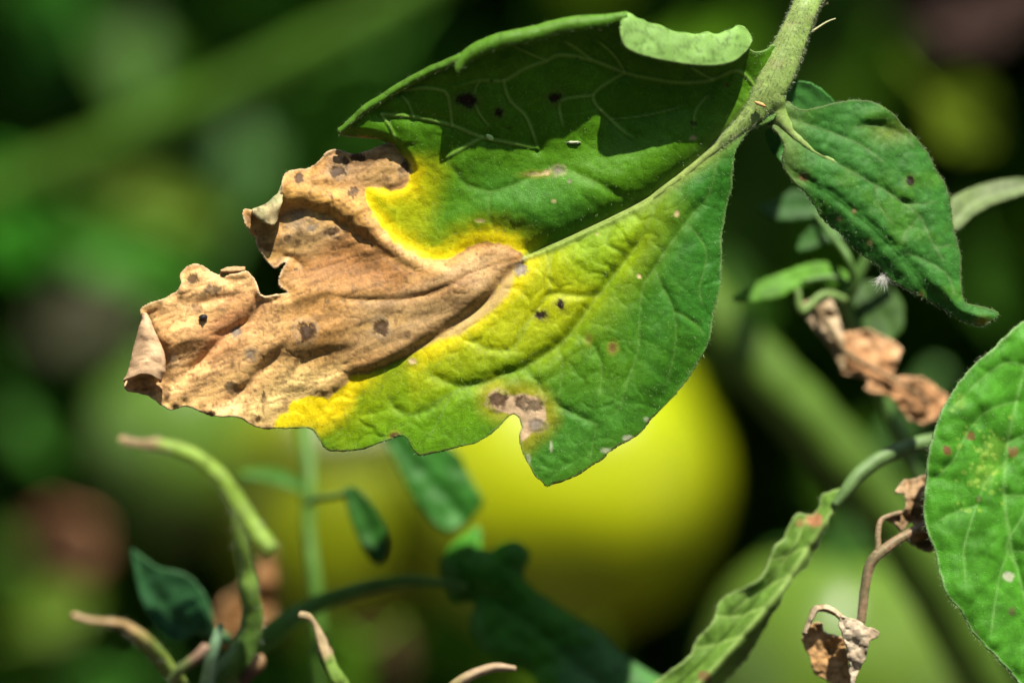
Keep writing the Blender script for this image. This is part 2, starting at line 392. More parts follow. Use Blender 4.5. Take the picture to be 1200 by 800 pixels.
VU = [  # pale veins of the shaded upper half
 ([(890, 108), (865, 83), (835, 93), (815, 96), (790, 96), (765, 92), (732, 85), (692, 70), (655, 64), (640, 71), (615, 80), (590, 94), (562, 94), (532, 102)], 1.9),
 ([(590, 94), (597, 117), (615, 135), (624, 155), (630, 174)], 1.5), ([(732, 85), (720, 65), (700, 47)], 1.5), ([(692, 70), (677, 57), (660, 47)], 1.4),
 ([(640, 71), (615, 60), (598, 52)], 1.2), ([(732, 85), (695, 112), (715, 140), (740, 162)], 1.6), ([(695, 112), (662, 116), (655, 125), (660, 150)], 1.3), ([(835, 93), (820, 85), (808, 78)], 1.2),
 ([(447, 134), (485, 137), (530, 147), (565, 161), (590, 166), (630, 174)], 1.6), ([(530, 147), (525, 112), (515, 105), (495, 103), (470, 106)], 1.4), ([(565, 161), (545, 172), (522, 185)], 1.5),
 ([(447, 134), (458, 150), (465, 165)], 1.2), ([(485, 137), (478, 120), (470, 112)], 1.0), ([(812, 150), (815, 130), (830, 110)], 1.1),
 ([(562, 94), (555, 110), (560, 130), (575, 150)], 1.0), ([(715, 140), (760, 135), (800, 125)], .8),
]
OUT = [(905, 52), (897, 58), (887, 61), (880, 58), (872, 44), (862, 42), (850, 44), (838, 48), (828, 46), (812, 49), (790, 46), (770, 40), (748, 31), (736, 22),
 (728, 16), (710, 19), (680, 21), (650, 26), (625, 33), (600, 38), (580, 43), (565, 49), (550, 57), (535, 67), (520, 73), (505, 79), (490, 87), (475, 95), (460, 104), (445, 114), (430, 123), (415, 136), (402, 148), (395, 153),
 (403, 159), (415, 161), (430, 162), (445, 163), (456, 167), (461, 170), (452, 169), (442, 172), (432, 177), (420, 180), (410, 180), (400, 176), (390, 175), (383, 178), (378, 183), (372, 190), (362, 197), (352, 198), (340, 200), (334, 204),
 (331, 212), (328, 228), (316, 239), (305, 243), (296, 246), (288, 245), (284, 250), (288, 265), (295, 275), (300, 279), (301, 287), (305, 294), (310, 302), (314, 309), (322, 315), (329, 311), (335, 304), (340, 298), (337, 306), (331, 315), (327, 325), (327, 334),
 (332, 339), (338, 343), (330, 344), (318, 346), (309, 347), (304, 342), (301, 332), (296, 323), (287, 317), (279, 320), (270, 321), (262, 324), (255, 322), (247, 318), (240, 312), (232, 309), (222, 311), (214, 317), (211, 325), (213, 332), (209, 339), (203, 344), (190, 350), (175, 355), (165, 362),
 (166, 374), (163, 395), (157, 415), (152, 438), (146, 448), (148, 457), (160, 459), (172, 463), (180, 468), (190, 475), (198, 480), (205, 479), (215, 476), (225, 478), (235, 482), (245, 486), (258, 488), (270, 488), (281, 489), (290, 495), (300, 500), (312, 502), (325, 502), (340, 502), (355, 501), (364, 503), (370, 508), (376, 518), (382, 526), (395, 529),
 (410, 528), (425, 526), (440, 521), (455, 516), (468, 511), (476, 513), (480, 520), (485, 528), (491, 534), (500, 533), (512, 530), (530, 526), (543, 523), (555, 520), (570, 512), (585, 500), (595, 489), (602, 485), (608, 490), (611, 500), (609, 510), (610, 522), (614, 533), (621, 547), (628, 558), (636, 566), (641, 570),
 (648, 567), (660, 564), (675, 558), (690, 548), (705, 539), (715, 530), (725, 523), (738, 516), (750, 508), (757, 500), (762, 492), (772, 482), (784, 470), (795, 458), (805, 445), (815, 430), (825, 412), (831, 400), (834, 385), (838, 360), (843, 340), (846, 322), (846, 300), (846, 275), (850, 255), (852, 240), (857, 225), (859, 200), (861, 182), (868, 167), (880, 153), (895, 146),
 (908, 138), (915, 118), (918, 95), (925, 75), (920, 60)]
BROWN = [(461, 168), (470, 176), (478, 188), (483, 200), (480, 214), (472, 221), (458, 226), (440, 219), (430, 222), (430, 235), (437, 252), (450, 270), (466, 285), (485, 297), (505, 305), (525, 303), (542, 292), (560, 284), (580, 282), (600, 289), (613, 296), (613, 304), (600, 318), (588, 330), (578, 345), (562, 362), (548, 373), (530, 385), (512, 396), (490, 409), (476, 419), (455, 428), (430, 437), (408, 444), (400, 455), (385, 466), (360, 466), (345, 470), (338, 482), (322, 492), (318, 510), (120, 520), (120, 290), (280, 140), (440, 160)]
TAN = [(613, 303), (604, 322), (596, 345), (580, 362), (560, 376), (540, 392), (515, 398), (490, 409), (530, 384), (562, 361), (588, 330)]
LES = [(573, 462), (580, 458), (592, 464), (612, 462), (630, 467), (638, 478), (641, 490), (632, 501), (622, 508), (612, 518), (606, 500), (606, 488), (598, 484), (585, 481), (575, 474)]
YEL = [
 [(432, 224), (445, 220), (472, 224), (482, 214), (488, 200), (492, 206), (486, 222), (470, 232), (476, 252), (498, 272), (528, 267), (560, 267), (590, 276), (617, 290), (612, 304), (590, 300), (560, 300), (530, 316), (500, 318), (455, 295), (425, 256), (422, 230)],
 [(612, 303), (636, 292), (646, 294), (634, 315), (606, 345), (582, 366), (550, 392), (520, 404), (515, 398), (550, 378), (590, 335)],
 [(428, 440), (416, 455), (412, 475), (400, 492), (375, 507), (345, 500), (325, 495), (345, 470), (385, 466), (403, 450)],
]
YGP = [(618, 300), (700, 262), (770, 232), (785, 245), (745, 315), (705, 365), (650, 415), (575, 447), (500, 462), (470, 475), (425, 500), (400, 520), (385, 500), (425, 450), (500, 415), (560, 378)]
SPOTS = [  # x, y, rx, ry, colour, strength, halo
 (226, 327, 6, 6, 'd', .8, 0), (251, 339, 9, 4, 'g', .8, 0), (232, 361, 6, 6, 'd', .6, 0), (277, 389, 7, 8, 'q', .85, 0), (294, 415, 6, 6, 'q', .7, 1), (204, 418, 7, 9, 'q', .6, 1), (195, 458, 6, 6, 'd', .7, 0), (272, 455, 8, 6, 'g', .7, 0),
 (309, 466, 3, 6, 'd', .7, 0), (302, 491, 5, 4, 'd', .7, 0), (247, 485, 6, 3, 'd', .8, 0), (358, 388, 9, 10, 'd', 1, 1), (446, 384, 8, 9, 'd', .95, 1), (478, 393, 5, 5, 'd', .6, 0), (237, 345, 4, 3, 'g', .5, 0), (262, 362, 8, 5, 'g', .4, 0),
 (395, 201, 8, 7, 'd', .95, 1), (420, 185, 9, 6, 'd', 1, 0), (350, 209, 5, 6, 'd', .9, 0), (414, 226, 6, 6, 'd', .7, 0), (474, 196, 6, 8, 'd', .85, 1), (390, 272, 8, 5, 'd', .9, 1), (365, 267, 8, 6, 'q', .8, 0), (350, 270, 4, 4, 'd', .6, 1), (336, 279, 4, 4, 'd', .7, 1),
 (350, 285, 5, 4, 'd', .6, 0), (350, 252, 10, 8, 'q', .5, 1), (345, 262, 14, 6, 'q', .3, 0), (382, 213, 3, 3, 'd', .6, 0), (405, 190, 4, 6, 'd', .7, 0), (455, 211, 5, 3, 'd', .6, 0), (310, 290, 9, 6, 'd', .5, 0), (325, 285, 8, 5, 'g', .5, 0), (389, 232, 2, 2, 'd', .7, 0), (397, 236, 2, 2, 'd', .7, 0), (347, 316, 2, 2, 'd', .7, 0), (436, 288, 2, 2, 'd', .7, 0),
 (546, 118, 10, 7, 'k', 1, 2), (585, 131, 5, 5, 'k', 1, 2), (576, 94, 2.5, 2, 'k', .9, 0), (649, 114, 7, 6, 'k', 1, 2), (851, 100, 3, 3, 'r', .8, 0), (812, 144, 4, 3, 'k', .7, 0), (812, 162, 5, 3, 'p', .6, 0), (676, 68, 2, 2, 'k', .8, 0), (596, 150, 3, 2, 'k', .5, 0),
 (610, 314, 8, 9, 'q', 1, 0), (633, 369, 6, 5, 'k', 1, 2), (657, 357, 5, 4.5, 'k', 1, 2), (718, 408, 4, 5, 'r', .7, 2), (484, 423, 4, 3, 'p', .9, 2), (749, 323, 3, 3, 'p', .9, 0), (793, 250, 3, 3.5, 'p', .7, 0), (655, 201, 7, 5, 'q', .9, 1), (627, 204, 12, 3, 'p', .55, 2), (640, 202, 5, 3, 'p', .7, 0),
 (562, 259, 5, 2, 'p', .7, 0), (667, 213, 2.5, 2, 'q', .7, 0), (463, 511, 5, 4, 'r', .9, 2), (735, 513, 6, 3, 'w', .5, 0), (712, 528, 7, 3, 'w', .5, 0), (619, 538, 3, 6, 'w', .4, 0), (646, 522, 2, 6, 'w', .5, 0), (757, 491, 3, 3, 'w', .4, 0), (824, 187, 4, 3, 'r', .5, 0), (690, 398, 3, 4, 'r', .3, 2), (700, 275, 2, 2, 'p', .5, 0), (649, 236, 2.5, 2, 'p', .5, 0),
 (585, 470, 10, 9, 'd', .8, 1), (612, 471, 7, 7, 'd', .7, 1), (626, 475, 9, 8, 'g', .8, 1), (629, 497, 8, 6, 'q', .9, 1),
]
SC = {'d': (.060, .034, .018), 'g': (.13, .095, .055), 'q': (.20, .165, .125), 'k': (.018, .009, .006), 'r': (.14, .055, .025), 'p': (.50, .36, .19), 'w': (.5, .48, .36)}

MIDL = crom(MID, 6)
TOPL = crom([(895, 56), (878, 44), (850, 42), (820, 45), (790, 44), (760, 34), (735, 17), (710, 19), (680, 21), (650, 26), (625, 33), (600, 38), (580, 43), (550, 57), (520, 73), (490, 87), (460, 104), (430, 123), (395, 153)], 5)
def side_mid(x, y):
    """+ above the midrib (upper half), - below, in px"""
    o = np.argsort(MIDL[:, 0]); return np.interp(x, MIDL[o, 0], MIDL[o, 1]) - y
def ytop(x):
    o = np.argsort(TOPL[:, 0]); return np.interp(x, TOPL[o, 0], TOPL[o, 1])
def crease(x, y, line, depth, width, ends=True):
    d, _, _, t = pdist(x, y, crom(line, 5)); f = sstep(-.1, .25, t) * sstep(0, .35, 1 - t) if ends else 1
    return -depth * np.exp(-(d / width) ** 2) * f
def rim_h(x):
    return np.interp(x, [395, 440, 490, 535, 600, 680, 740, 800, 860, 890, 905], [14, 26, 42, 58, 66, 66, 60, 52, 36, 12, 0])
def leaf_h(x, y, sd):
    up = side_mid(x, y); yt = ytop(x)
    o = np.argsort(MIDL[:, 0]); ym = np.interp(x, MIDL[o, 0], MIDL[o, 1])
    br = soft(x, y, BROWN, 9)
    # upper half curls towards the viewer up to the rim
    t = np.clip((ym - y) / np.maximum(ym - yt, 20), 0, 1.1)
    wl = sstep(400, 500, x) * (1 - br)
    h = rim_h(x) * np.clip((t - .32) / .68, 0, 1.1) ** 1.5 * np.maximum(wl, sstep(185, 165, y) * (1 - br))
    # upper half just above the midrib: swollen, then a trough under the roll
    h += 13 * np.exp(-((up - 48) / 36) ** 2) * sstep(470, 560, x) * sstep(880, 780, x) * sstep(-2, -55, sdist(x, y, BROWN))
    h += -7 * np.exp(-(np.maximum(up, 0) / 12) ** 2) * (up > 0) * sstep(560, 640, x) * sstep(900, 860, x)
    # lower half: panels lean back towards the light
    dn = np.maximum(-up, 0)
    h += np.where(up < 0, .13 * dn - .00022 * dn ** 2, 0) * sstep(380, 520, x)
    h += -16 * sstep(60, 0, sd) ** 2 * sstep(700, 800, x) * sstep(160, 260, y)
    h += 3.5 * np.exp(-((-up - 26) / 22) ** 2) * sstep(600, 660, x) * sstep(880, 800, x)
    green = 1 - br
    # sunken main veins with swollen tissue between them
    for k_, (ln, dp, wd_) in enumerate(VE): h += crease(x, y, ln, dp * (.85 if k_ == 0 else .65), wd_ * .8) * (.2 + .8 * green)
    for ln, wd_ in VU:
        d = pdist(x, y, crom(ln, 5))[0]; h += (1.6 * np.exp(-(d / (wd_ * 1.3)) ** 2) - 2.2 * np.exp(-(d / 9) ** 2)) * green
    qx = x + 12 * fbm(x * .03, y * .03, 4, 3); qy = y + 12 * fbm(x * .03, y * .03, 9, 3)
    h += .10 * fbm(x * .25, y * .25, 18, 2) * green
    f1, f2 = voro(qx / 34, qy / 34, 3); h += 1.25 * sstep(0, .42, f2 - f1) * green * (.35 + .65 * sstep(-.5, .5, vnoise(x * .02, y * .02, 13))) * np.where(up > 0, .45, 1)
    f1, f2 = voro(qx / 13, qy / 13, 11); h += .16 * sstep(0, .45, f2 - f1) * green * np.where(up > 0, .5, 1)
    h += .6 * fbm(x * .05, y * .05, 6, 3) * green + .05 * fbm(x * .5, y * .5, 16, 2)
    # midrib: a low cord in a groove
    dm, _, _, tm = pdist(x, y, MIDL)
    h += (-5 * np.exp(-(dm / 14) ** 2) + 2.2 * np.exp(-(dm / np.interp(tm, [0, .3, 1], [9, 5, 2.5])) ** 2)) * np.where(x > 610, 1, .5)
    # ---- the dead part: papery, puckered, lying in folds
    a = math.radians(-20); ca, sa = math.cos(a), math.sin(a); lu = x * ca + y * sa; lv = -x * sa + y * ca
    wr = 5.5 * fbm(lu * .010, lv * .022, 31, 2) + .8 * (1 - 2 * np.abs(fbm(lu * .016, lv * .04, 37, 2)))
    ck = lambda n, w: np.exp(-(n / w) ** 2)
    wr += -.6 * ck(fbm(lu * .014, lv * .05, 77, 3), .06) - .4 * ck(fbm(x * .022, y * .03, 87, 3), .05) - .22 * ck(fbm(lu * .04, lv * .15, 45, 3), .08)
    wr += .22 * fbm(lu * .06, lv * .2, 47, 3) + .16 * fbm(x * .28, y * .28, 49, 2)
    bd = sdist(x, y, BROWN)
    bul = 12 * sstep(-2, 15, bd) * np.interp(y, [300, 340], [.35, 1.0]) * (1 - .8 * sstep(395, 435, y) * sstep(450, 380, x))
    dead = wr + bul
    dead += 10 * np.exp(-(pdist(x, y, crom([(330, 222), (365, 228), (400, 240), (430, 262), (470, 300), (530, 322)], 6))[0] / 20) ** 2)
    dead += crease(x, y, [(322, 250), (350, 246), (380, 250), (410, 268), (445, 292), (485, 316), (530, 334)], 4.7, 8.0)
    dead += -3 * sstep(240, 170, y) + crease(x, y, [(345, 208), (370, 218), (410, 222), (440, 214)], 3.2, 8.0)
    dead += crease(x, y, [(305, 352), (288, 378), (255, 402), (232, 427), (203, 450), (190, 456)], 6.3, 7.1)
    dead += crease(x, y, [(345, 392), (320, 420), (300, 440), (272, 466), (245, 478)], 5.8, 8.0)
    dead += crease(x, y, [(420, 408), (385, 412), (355, 425), (330, 450)], 2.9, 6.3) + crease(x, y, [(205, 345), (225, 355), (255, 350), (290, 345)], 2.9, 6.3) + crease(x, y, [(600, 305), (560, 318), (500, 345), (440, 352), (350, 346)], 2.9, 4.4)
    dead += crease(x, y, [(240, 392), (262, 388), (300, 372)], 2.9, 4.4) + crease(x, y, [(480, 352), (468, 375), (462, 400)], 1.5, 2.6) + crease(x, y, [(338, 300), (352, 310), (362, 320)], 4.0, 6.3)
    dead += crease(x, y, [(168, 380), (185, 405), (192, 425), (190, 450)], 8.1, 8.0, False) + 7 * np.exp(-((x - 222) / 28) ** 2 - ((y - 395) / 40) ** 2)
    dead += 6 * sstep(14, 0, sd) * fbm(x * .05, y * .05, 52, 2) - 8 * sstep(300, 200, x)
    dead += -16 * np.exp(-(((x - 165) / 20) ** 2 + ((y - 447) / 12) ** 2))
    h = h * (1 - br * .85) + dead * br
    for (sx, sy, rx, ry, k, q, halo) in SPOTS:
        m = (np.abs(x - sx) < rx * 3) & (np.abs(y - sy) < ry * 3)
        if m.any() and k != 'w':
            r = np.hypot((x[m] - sx) / rx, (y[m] - sy) / ry) + .25 * fbm(x[m] * .2, y[m] * .2, 5, 2)
            h[m] += q * (-.45 * sstep(1.2, .6, r) + .35 * np.exp(-((r - 1.2) / .25) ** 2) + .25 * sstep(.5, .1, r))
    return h
def leaf_c(x, y, sd, h):
    up = side_mid(x, y); n = len(x)
    nz = fbm(x * .02, y * .02, 61, 4); nf = fbm(x * .11, y * .11, 66, 3); nt_ = fbm(x * .5, y * .5, 69, 2)
    c = np.tile(np.array([.056, .160, .005]), (n, 1))
    c = mix(c, (.022, .092, .016), sstep(.15, .0, (ytop(x) - y) / 200 + .72) * 0)
    upper = sstep(-6, 10, up)
    c = mix(c, (.026, .125, .010), sstep(690, 830, x + nz * 30) * (1 - upper))              # bluish green towards the right margin
    c = mix(c, (.040, .155, .014), soft(x, y, [(600, 540), (650, 470), (740, 460), (760, 500), (640, 580)], 30) * .8)
    c = mix(c, (.060, .172, .005), upper * .8)
    c = mix(c, (.036, .140, .012), upper * soft(x, y, [(560, 200), (640, 205), (700, 235), (690, 275), (600, 275), (560, 240)], 25) * .7)
    c = mix(c, (.105, .235, .003), soft(x, y, [(400, 520), (430, 445), (500, 430), (570, 450), (600, 490), (500, 535), (420, 530)], 30) * .8)
    yg = soft(x, y, YGP, 40) * (1 - upper) * np.clip(.85 + .35 * nz, 0, 1)
    c = mix(c, (.240, .300, .002), yg * .9)
    c = mix(c, (.19, .31, .006), soft(x, y, [(690, 272), (760, 240), (742, 300), (700, 335), (650, 340), (650, 300)], 16) * .75)
    c = mix(c, (.42, .42, .003), soft(x, y, [(618, 305), (655, 300), (690, 345), (650, 380), (600, 395), (540, 400), (585, 362)], 34) * (1 - upper) * .5)
    c = mix(c, (.34, .38, .004), soft(x, y, [(440, 215), (480, 205), (510, 190), (520, 200), (500, 270), (460, 270)], 22) * .8)
    bo = -sdist(x, y, BROWN) + 4 * nz + 2.5 * nf
    ye = np.where(up > 0, sstep(24, 3, bo) * sstep(628, 600, x) * sstep(176, 204, y), sstep(30, 4, bo) * (1 - .9 * np.exp(-((x - 462) / 34) ** 2)))
    c = mix(c, (.40, .40, .004), np.where(up > 0, sstep(44, 10, bo) * .55 * sstep(165, 200, y), sstep(70, 10, bo) * .35 * (x > 480)))
    c = mix(c, (.70, .55, .004), np.clip(ye, 0, 1) * .92)
    c = mix(c, (.72, .54, .006), np.clip(soft(x, y, YEL[2], 12) * (1 + .2 * nf), 0, 1) * .9)
    lesd = sdist(x, y, LES)
    c = mix(c, (.30, .24, .012), sstep(-26, 0, lesd) * .65)
    # fine mottling of the living blade and vein network lines, darker in the lower half's grooves
    c = c * (1 + .10 * nf + .10 * nt_)[:, None]
    qx = x + 12 * fbm(x * .03, y * .03, 4, 3); qy = y + 12 * fbm(x * .03, y * .03, 9, 3)
    f1, f2 = voro(qx / 34, qy / 34, 3); e1 = np.exp(-((f2 - f1) / .045) ** 2); f1, f2 = voro(qx / 13, qy / 13, 11); e2 = np.exp(-((f2 - f1) / .10) ** 2)
    c = mix(c, np.where((up > 0)[:, None], c * 1.35 + .01, c * .68), e1 * .55); c = mix(c, np.where((up > 0)[:, None], c * 1.2, c * .78), e2 * .4)
    for ln, dp, wd_ in VE:
        d, _, _, t = pdist(x, y, crom(ln, 5)); c = mix(c, (.13, .22, .05), np.exp(-(d / 1.6) ** 2) * .28 * sstep(0, .1, 1 - t))
    for ln, wd_ in VU:
        d, _, _, t = pdist(x, y, crom(ln, 5)); c = mix(c, (.26, .42, .08), np.exp(-(d / (wd_ * .85)) ** 2) * .68 * sstep(-.05, .2, 1 - t))
    dm, _, _, tm = pdist(x, y, MIDL)
    c = mix(c, (.21, .29, .06), np.exp(-(dm / np.interp(tm, [0, .15, .4, 1], [16, 9, 4.5, 2])) ** 2) * .85 * (x > 560))
    # the dead part
    bd = sdist(x, y, BROWN) + 2.5 * nf; br = sstep(-1.5, 2.5, bd)
    a = math.radians(-20); lu = x * math.cos(a) + y * math.sin(a); lv = -x * math.sin(a) + y * math.cos(a)
    st = fbm(lu * .03, lv * .14, 71, 4)
    b = np.tile(np.array([.34, .175, .060]), (n, 1))
    b = mix(b, (.27, .175, .085), soft(x, y, [(420, 345), (520, 335), (590, 300), (600, 320), (560, 370), (470, 415), (400, 420)], 25) * .85)
    b = mix(b, (.62, .36, .165), sstep(370, 270, x + 14 * nz) * sstep(300, 330, y) * .95)
    b = mix(b, (.50, .215, .10), soft(x, y, [(255, 350), (300, 345), (310, 355), (270, 410), (235, 430), (225, 410)], 22) * .8)
    b = mix(b, (.68, .47, .20), soft(x, y, [(280, 490), (330, 430), (400, 430), (400, 450), (340, 480), (320, 505)], 22) * .85)
    b = mix(b, (.46, .25, .07), soft(x, y, [(320, 215), (380, 215), (430, 235), (440, 260), (400, 262), (330, 245)], 14) * .8)
    b = mix(b, (.44, .30, .15), soft(x, y, [(330, 255), (375, 252), (400, 275), (370, 300), (335, 295)], 12) * .6)
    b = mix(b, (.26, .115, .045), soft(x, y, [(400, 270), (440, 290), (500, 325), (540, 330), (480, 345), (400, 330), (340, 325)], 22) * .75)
    b = mix(b, (.44, .30, .14), np.exp(-(pdist(x, y, crom([(432, 232), (445, 265), (480, 298), (520, 315)], 5))[0] / 7) ** 2) * .6)
    b = mix(b, (.40, .27, .15), soft(x, y, [(470, 345), (560, 300), (590, 295), (560, 320)], 10) * .7)
    b = mix(b, (.24, .16, .10), soft(x, y, [(380, 178), (460, 168), (485, 195), (470, 220), (400, 215)], 14) * .55)
    b = b * (1 + .20 * st + .16 * nf + .18 * nt_ + .12 * fbm(lu * .2, lv * .7, 73, 2))[:, None]
    b = mix(b, (.16, .085, .04), sstep(.45, .9, np.abs(st)) * .35)
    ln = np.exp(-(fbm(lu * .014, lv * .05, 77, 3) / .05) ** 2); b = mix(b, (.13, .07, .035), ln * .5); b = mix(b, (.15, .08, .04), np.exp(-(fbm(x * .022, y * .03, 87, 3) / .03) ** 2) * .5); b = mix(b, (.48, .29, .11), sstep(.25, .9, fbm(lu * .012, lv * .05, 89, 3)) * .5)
    f1, f2 = voro(x / 21 + .35 * nf, y / 17 + .35 * nz, 23); b = mix(b, (.17, .095, .05), np.exp(-((f2 - f1) / .035) ** 2) * .30)
    b = mix(b, (.10, .055, .03), sstep(.62, .8, vnoise(x * .22, y * .22, 81)) * .55)
    b = b * np.array([1.16, 1.18, 1.06])
    b = mix(b, (.52, .40, .25), sstep(3.0, 0, sd) * .6)
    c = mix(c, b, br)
    c = mix(c, (.12, .06, .03), np.exp(-((bd - .5) / 1.8) ** 2) * sstep(300, 345, y) * sstep(400, 440, x) * .55)  # dark line painted along the brown's lower edge as shade of its overhang
    c = mix(c, (.42, .28, .13), sstep(-4, 4, sdist(x, y, TAN)) * .85)
    c = mix(c, np.array([.46, .32, .19]) * (1 + .15 * nf)[:, None], sstep(-1.5, 1.5, lesd + nf))
    c = mix(c, (.28, .17, .09), sstep(-1.5, 1.5, lesd + nf) * sstep(483, 474, y) * .6)
    for (sx, sy, rx, ry, k, s, halo) in SPOTS:
        m = (np.abs(x - sx) < rx * 4.2) & (np.abs(y - sy) < ry * 4.2)
        if not m.any(): continue
        r = np.hypot((x[m] - sx) / rx, (y[m] - sy) / ry) + .30 * nf[m] + .22 * nt_[m]
        cc = c[m]
        if halo == 2: cc = mix(cc, (.20, .21, .02) if k != 'k' or sy > 200 else (.085, .13, .02), sstep(2.6, 1.0, r) * .55)
        if halo == 1: cc = mix(cc, cc * .0 + np.array((.36, .27, .17)), np.exp(-((r - 1.35) / .25) ** 2) * .4)
        cc = mix(cc, SC[k], sstep(1.35, .6, r) * s)
        if halo == 1 or k == 'q': cc = mix(cc, np.array(SC[k]) * 1.8 + .02, sstep(.5, .1, r) * .35 * s)
        if k in 'dgk' and s > .6: cc = mix(cc, np.array(SC[k]) * .45, np.exp(-((r - .85) / .2) ** 2) * .55)
        c[m] = cc
    # dry dark nibbled margin
    eg = sstep(3.2, .6, sd + .8 * nf) * (1 - br)
    low = soft(x, y, [(625, 575), (700, 525), (760, 485), (790, 470), (800, 480), (700, 580), (640, 590)], 6) + soft(x, y, [(376, 515), (385, 535), (440, 530), (440, 522)], 5) + soft(x, y, [(480, 518), (488, 540), (550, 530), (550, 522)], 5)
    c = mix(c, (.05, .03, .015), eg * np.clip(low, 0, 1) * .85)
    c = mix(c, (.16, .24, .08), eg * (1 - np.clip(low, 0, 1)) * .5)
    return c

leaf = thing('tomato_leaf', 'large tomato leaf with brown blighted tip, yellow halo and green base on its stalk', 'leaf')
main = blade('leaflet', OUT, leaf_h, leaf_c, M_LEAF, leaf, 0.0, 1.5, 0.00028)
tag(main.o, 'large leaflet half green and half dried brown with yellow edge between')

def green_roll(c0, c1):
    def f(x, y, u, v):
        n = fbm(x * .05, y * .05, 91, 4); c = np.tile(np.array(c0, float), (len(x), 1)); c = mix(c, c1, np.clip(v + .3 * n, 0, 1))
        f1, f2 = voro(x / 26 + .3 * n, y / 26, 19); c = mix(c, np.array(c0) * .5, np.exp(-((f2 - f1) / .06) ** 2) * .75)
        for ln in ([(732, 40), (748, 36), (770, 50), (800, 56), (816, 44)], [(800, 56), (834, 62), (852, 46)], [(770, 50), (778, 64)], [(834, 62), (838, 74)], [(852, 46), (866, 44)]):
            c = mix(c, np.array(c0) * .42, np.exp(-(pdist(x, y, crom(ln, 3))[0] / 1.3) ** 2) * .65)
        c = mix(c, (.16, .13, .06), np.exp(-((v - .99) / .02) ** 2) * .5)
        return c * (1 + .10 * n)[:, None]
    return f
T = [(728, 30), (730, 17), (736, 15), (743, 21), (753, 24), (762, 29), (770, 29), (777, 32), (786, 37), (797, 39), (808, 40), (817, 42), (826, 38), (833, 39), (840, 42), (848, 38), (857, 36), (863, 31), (869, 31), (876, 36), (880, 46)]
Lw = [(727, 32), (727, 43), (732, 55), (745, 63), (765, 69), (790, 74), (820, 78), (845, 77), (864, 70), (876, 58), (881, 48)]
Tc = crom(T, 3); Lc = crom(Lw, 3)
def res(c, n):
    d = np.concatenate([[0], np.cumsum(np.hypot(*np.diff(c, axis=0).T))]); t = np.linspace(0, d[-1], n)
    return np.stack([np.interp(t, d, c[:, k]) for k in range(2)], 1)
Tr, Lr = res(Tc, 24), res(Lc, 24)
def row(f, h, dy=0): p = Tr * (1 - f) + Lr * f; return [(a, b + dy, h(a) if callable(h) else h) for a, b in p]
hm = lambda k: (lambda a: rim_h(np.array(a)) + k)
roll = loft('curled_edge', [row(.10, hm(-10), 4), row(0.0, hm(1)), row(.25, hm(7)), row(.65, hm(10)), row(1, hm(11))], 80, M_LEAF, main.o, green_roll((.14, .27, .055), (.19, .34, .085)))
tag(roll.o, 'pale green underside of the margin folded over beside the stalk')
M1 = res(crom([(735, 15), (710, 19), (680, 21), (650, 26), (625, 33), (600, 38), (580, 43), (565, 49), (550, 57), (540, 66), (533, 78)], 3), 30)
def rrow(C_, dy, dh, w): return [(a + dx_ * dy * .35, b + dy * w_, float(rim_h(a)) + dh * w_) for (a, b), w_, dx_ in zip(C_, w, np.linspace(0, .5, len(C_)))]
wv = np.concatenate([np.linspace(.55, 1, 8), np.ones(16), np.linspace(1, .75, 6)])
rim = loft('curled_edge', [rrow(M1, 5, -6, wv), rrow(M1, -1.5, 3, wv), rrow(M1, 5, 10, wv), rrow(M1, 13, 8, wv), rrow(M1, 15, 2, wv)], 110, M_LEAF, main.o, green_roll((.09, .20, .02), (.05, .14, .008)))
M2 = res(crom([(540, 64), (520, 73), (505, 79), (490, 87), (475, 95), (460, 104), (445, 114), (430, 123), (415, 136), (402, 148), (396, 153)], 3), 30)
wv = np.concatenate([np.ones(24), np.linspace(1, .6, 6)])
rim2 = loft('curled_edge', [rrow(M2, 4, -3, wv), rrow(M2, -1, 2, wv), rrow(M2, 4, 5, wv), rrow(M2, 8, 1, wv)], 90, M_LEAF, main.o, green_roll((.09, .20, .02), (.05, .14, .008)))
def dry_roll(c0, c1):
    def f(x, y, u, v):
        n = fbm(x * .08, y * .08, 95, 4); c = mix(np.tile(np.array(c0, float), (len(x), 1)), c1, np.clip(v + .4 * n, 0, 1))
        c = mix(c, (.12, .07, .04), sstep(.55, .75, vnoise(x * .25, y * .25, 97)) * .6)
        return c * (1 + .22 * n + .12 * fbm(x * .5, y * .5, 98, 2))[:, None]
    return f
tipr = loft('curled_edge', [[(170, 366, 0), (166, 380, 0), (160, 400, 0), (155, 420, 0), (150, 438, 0), (146, 448, 0)], [(168, 366, 8), (166, 380, 14), (160, 400, 16), (156, 418, 18), (152, 436, 20), (147, 446, 18)],
    [(170, 367, 14), (172, 382, 24), (173, 402, 30), (172, 422, 34), (170, 432, 36), (167, 438, 34)], [(172, 369, 12), (179, 388, 20), (186, 405, 24), (190, 420, 26), (190, 433, 26), (187, 444, 24)], [(173, 370, 8), (181, 390, 10), (189, 406, 12), (193, 421, 12), (192, 436, 12), (187, 448, 12)]], 60, M_DRY, main.o, dry_roll((.46, .30, .17), (.54, .36, .21)))
upr = loft('curled_edge', [[(298, 247, 4), (306, 244, 4), (317, 238, 5), (328, 227, 5), (333, 207, 4)], [(295, 246, 12), (305, 242, 14), (317, 236, 16), (328, 225, 16), (334, 206, 10)], [(296, 248, 18), (304, 250, 24), (316, 248, 27), (328, 238, 24), (334, 210, 14)], [(297, 250, 17), (304, 257, 22), (314, 263, 24), (323, 260, 22), (332, 222, 14)]], 50, M_DRY, main.o, dry_roll((.36, .36, .18), (.44, .35, .18)))
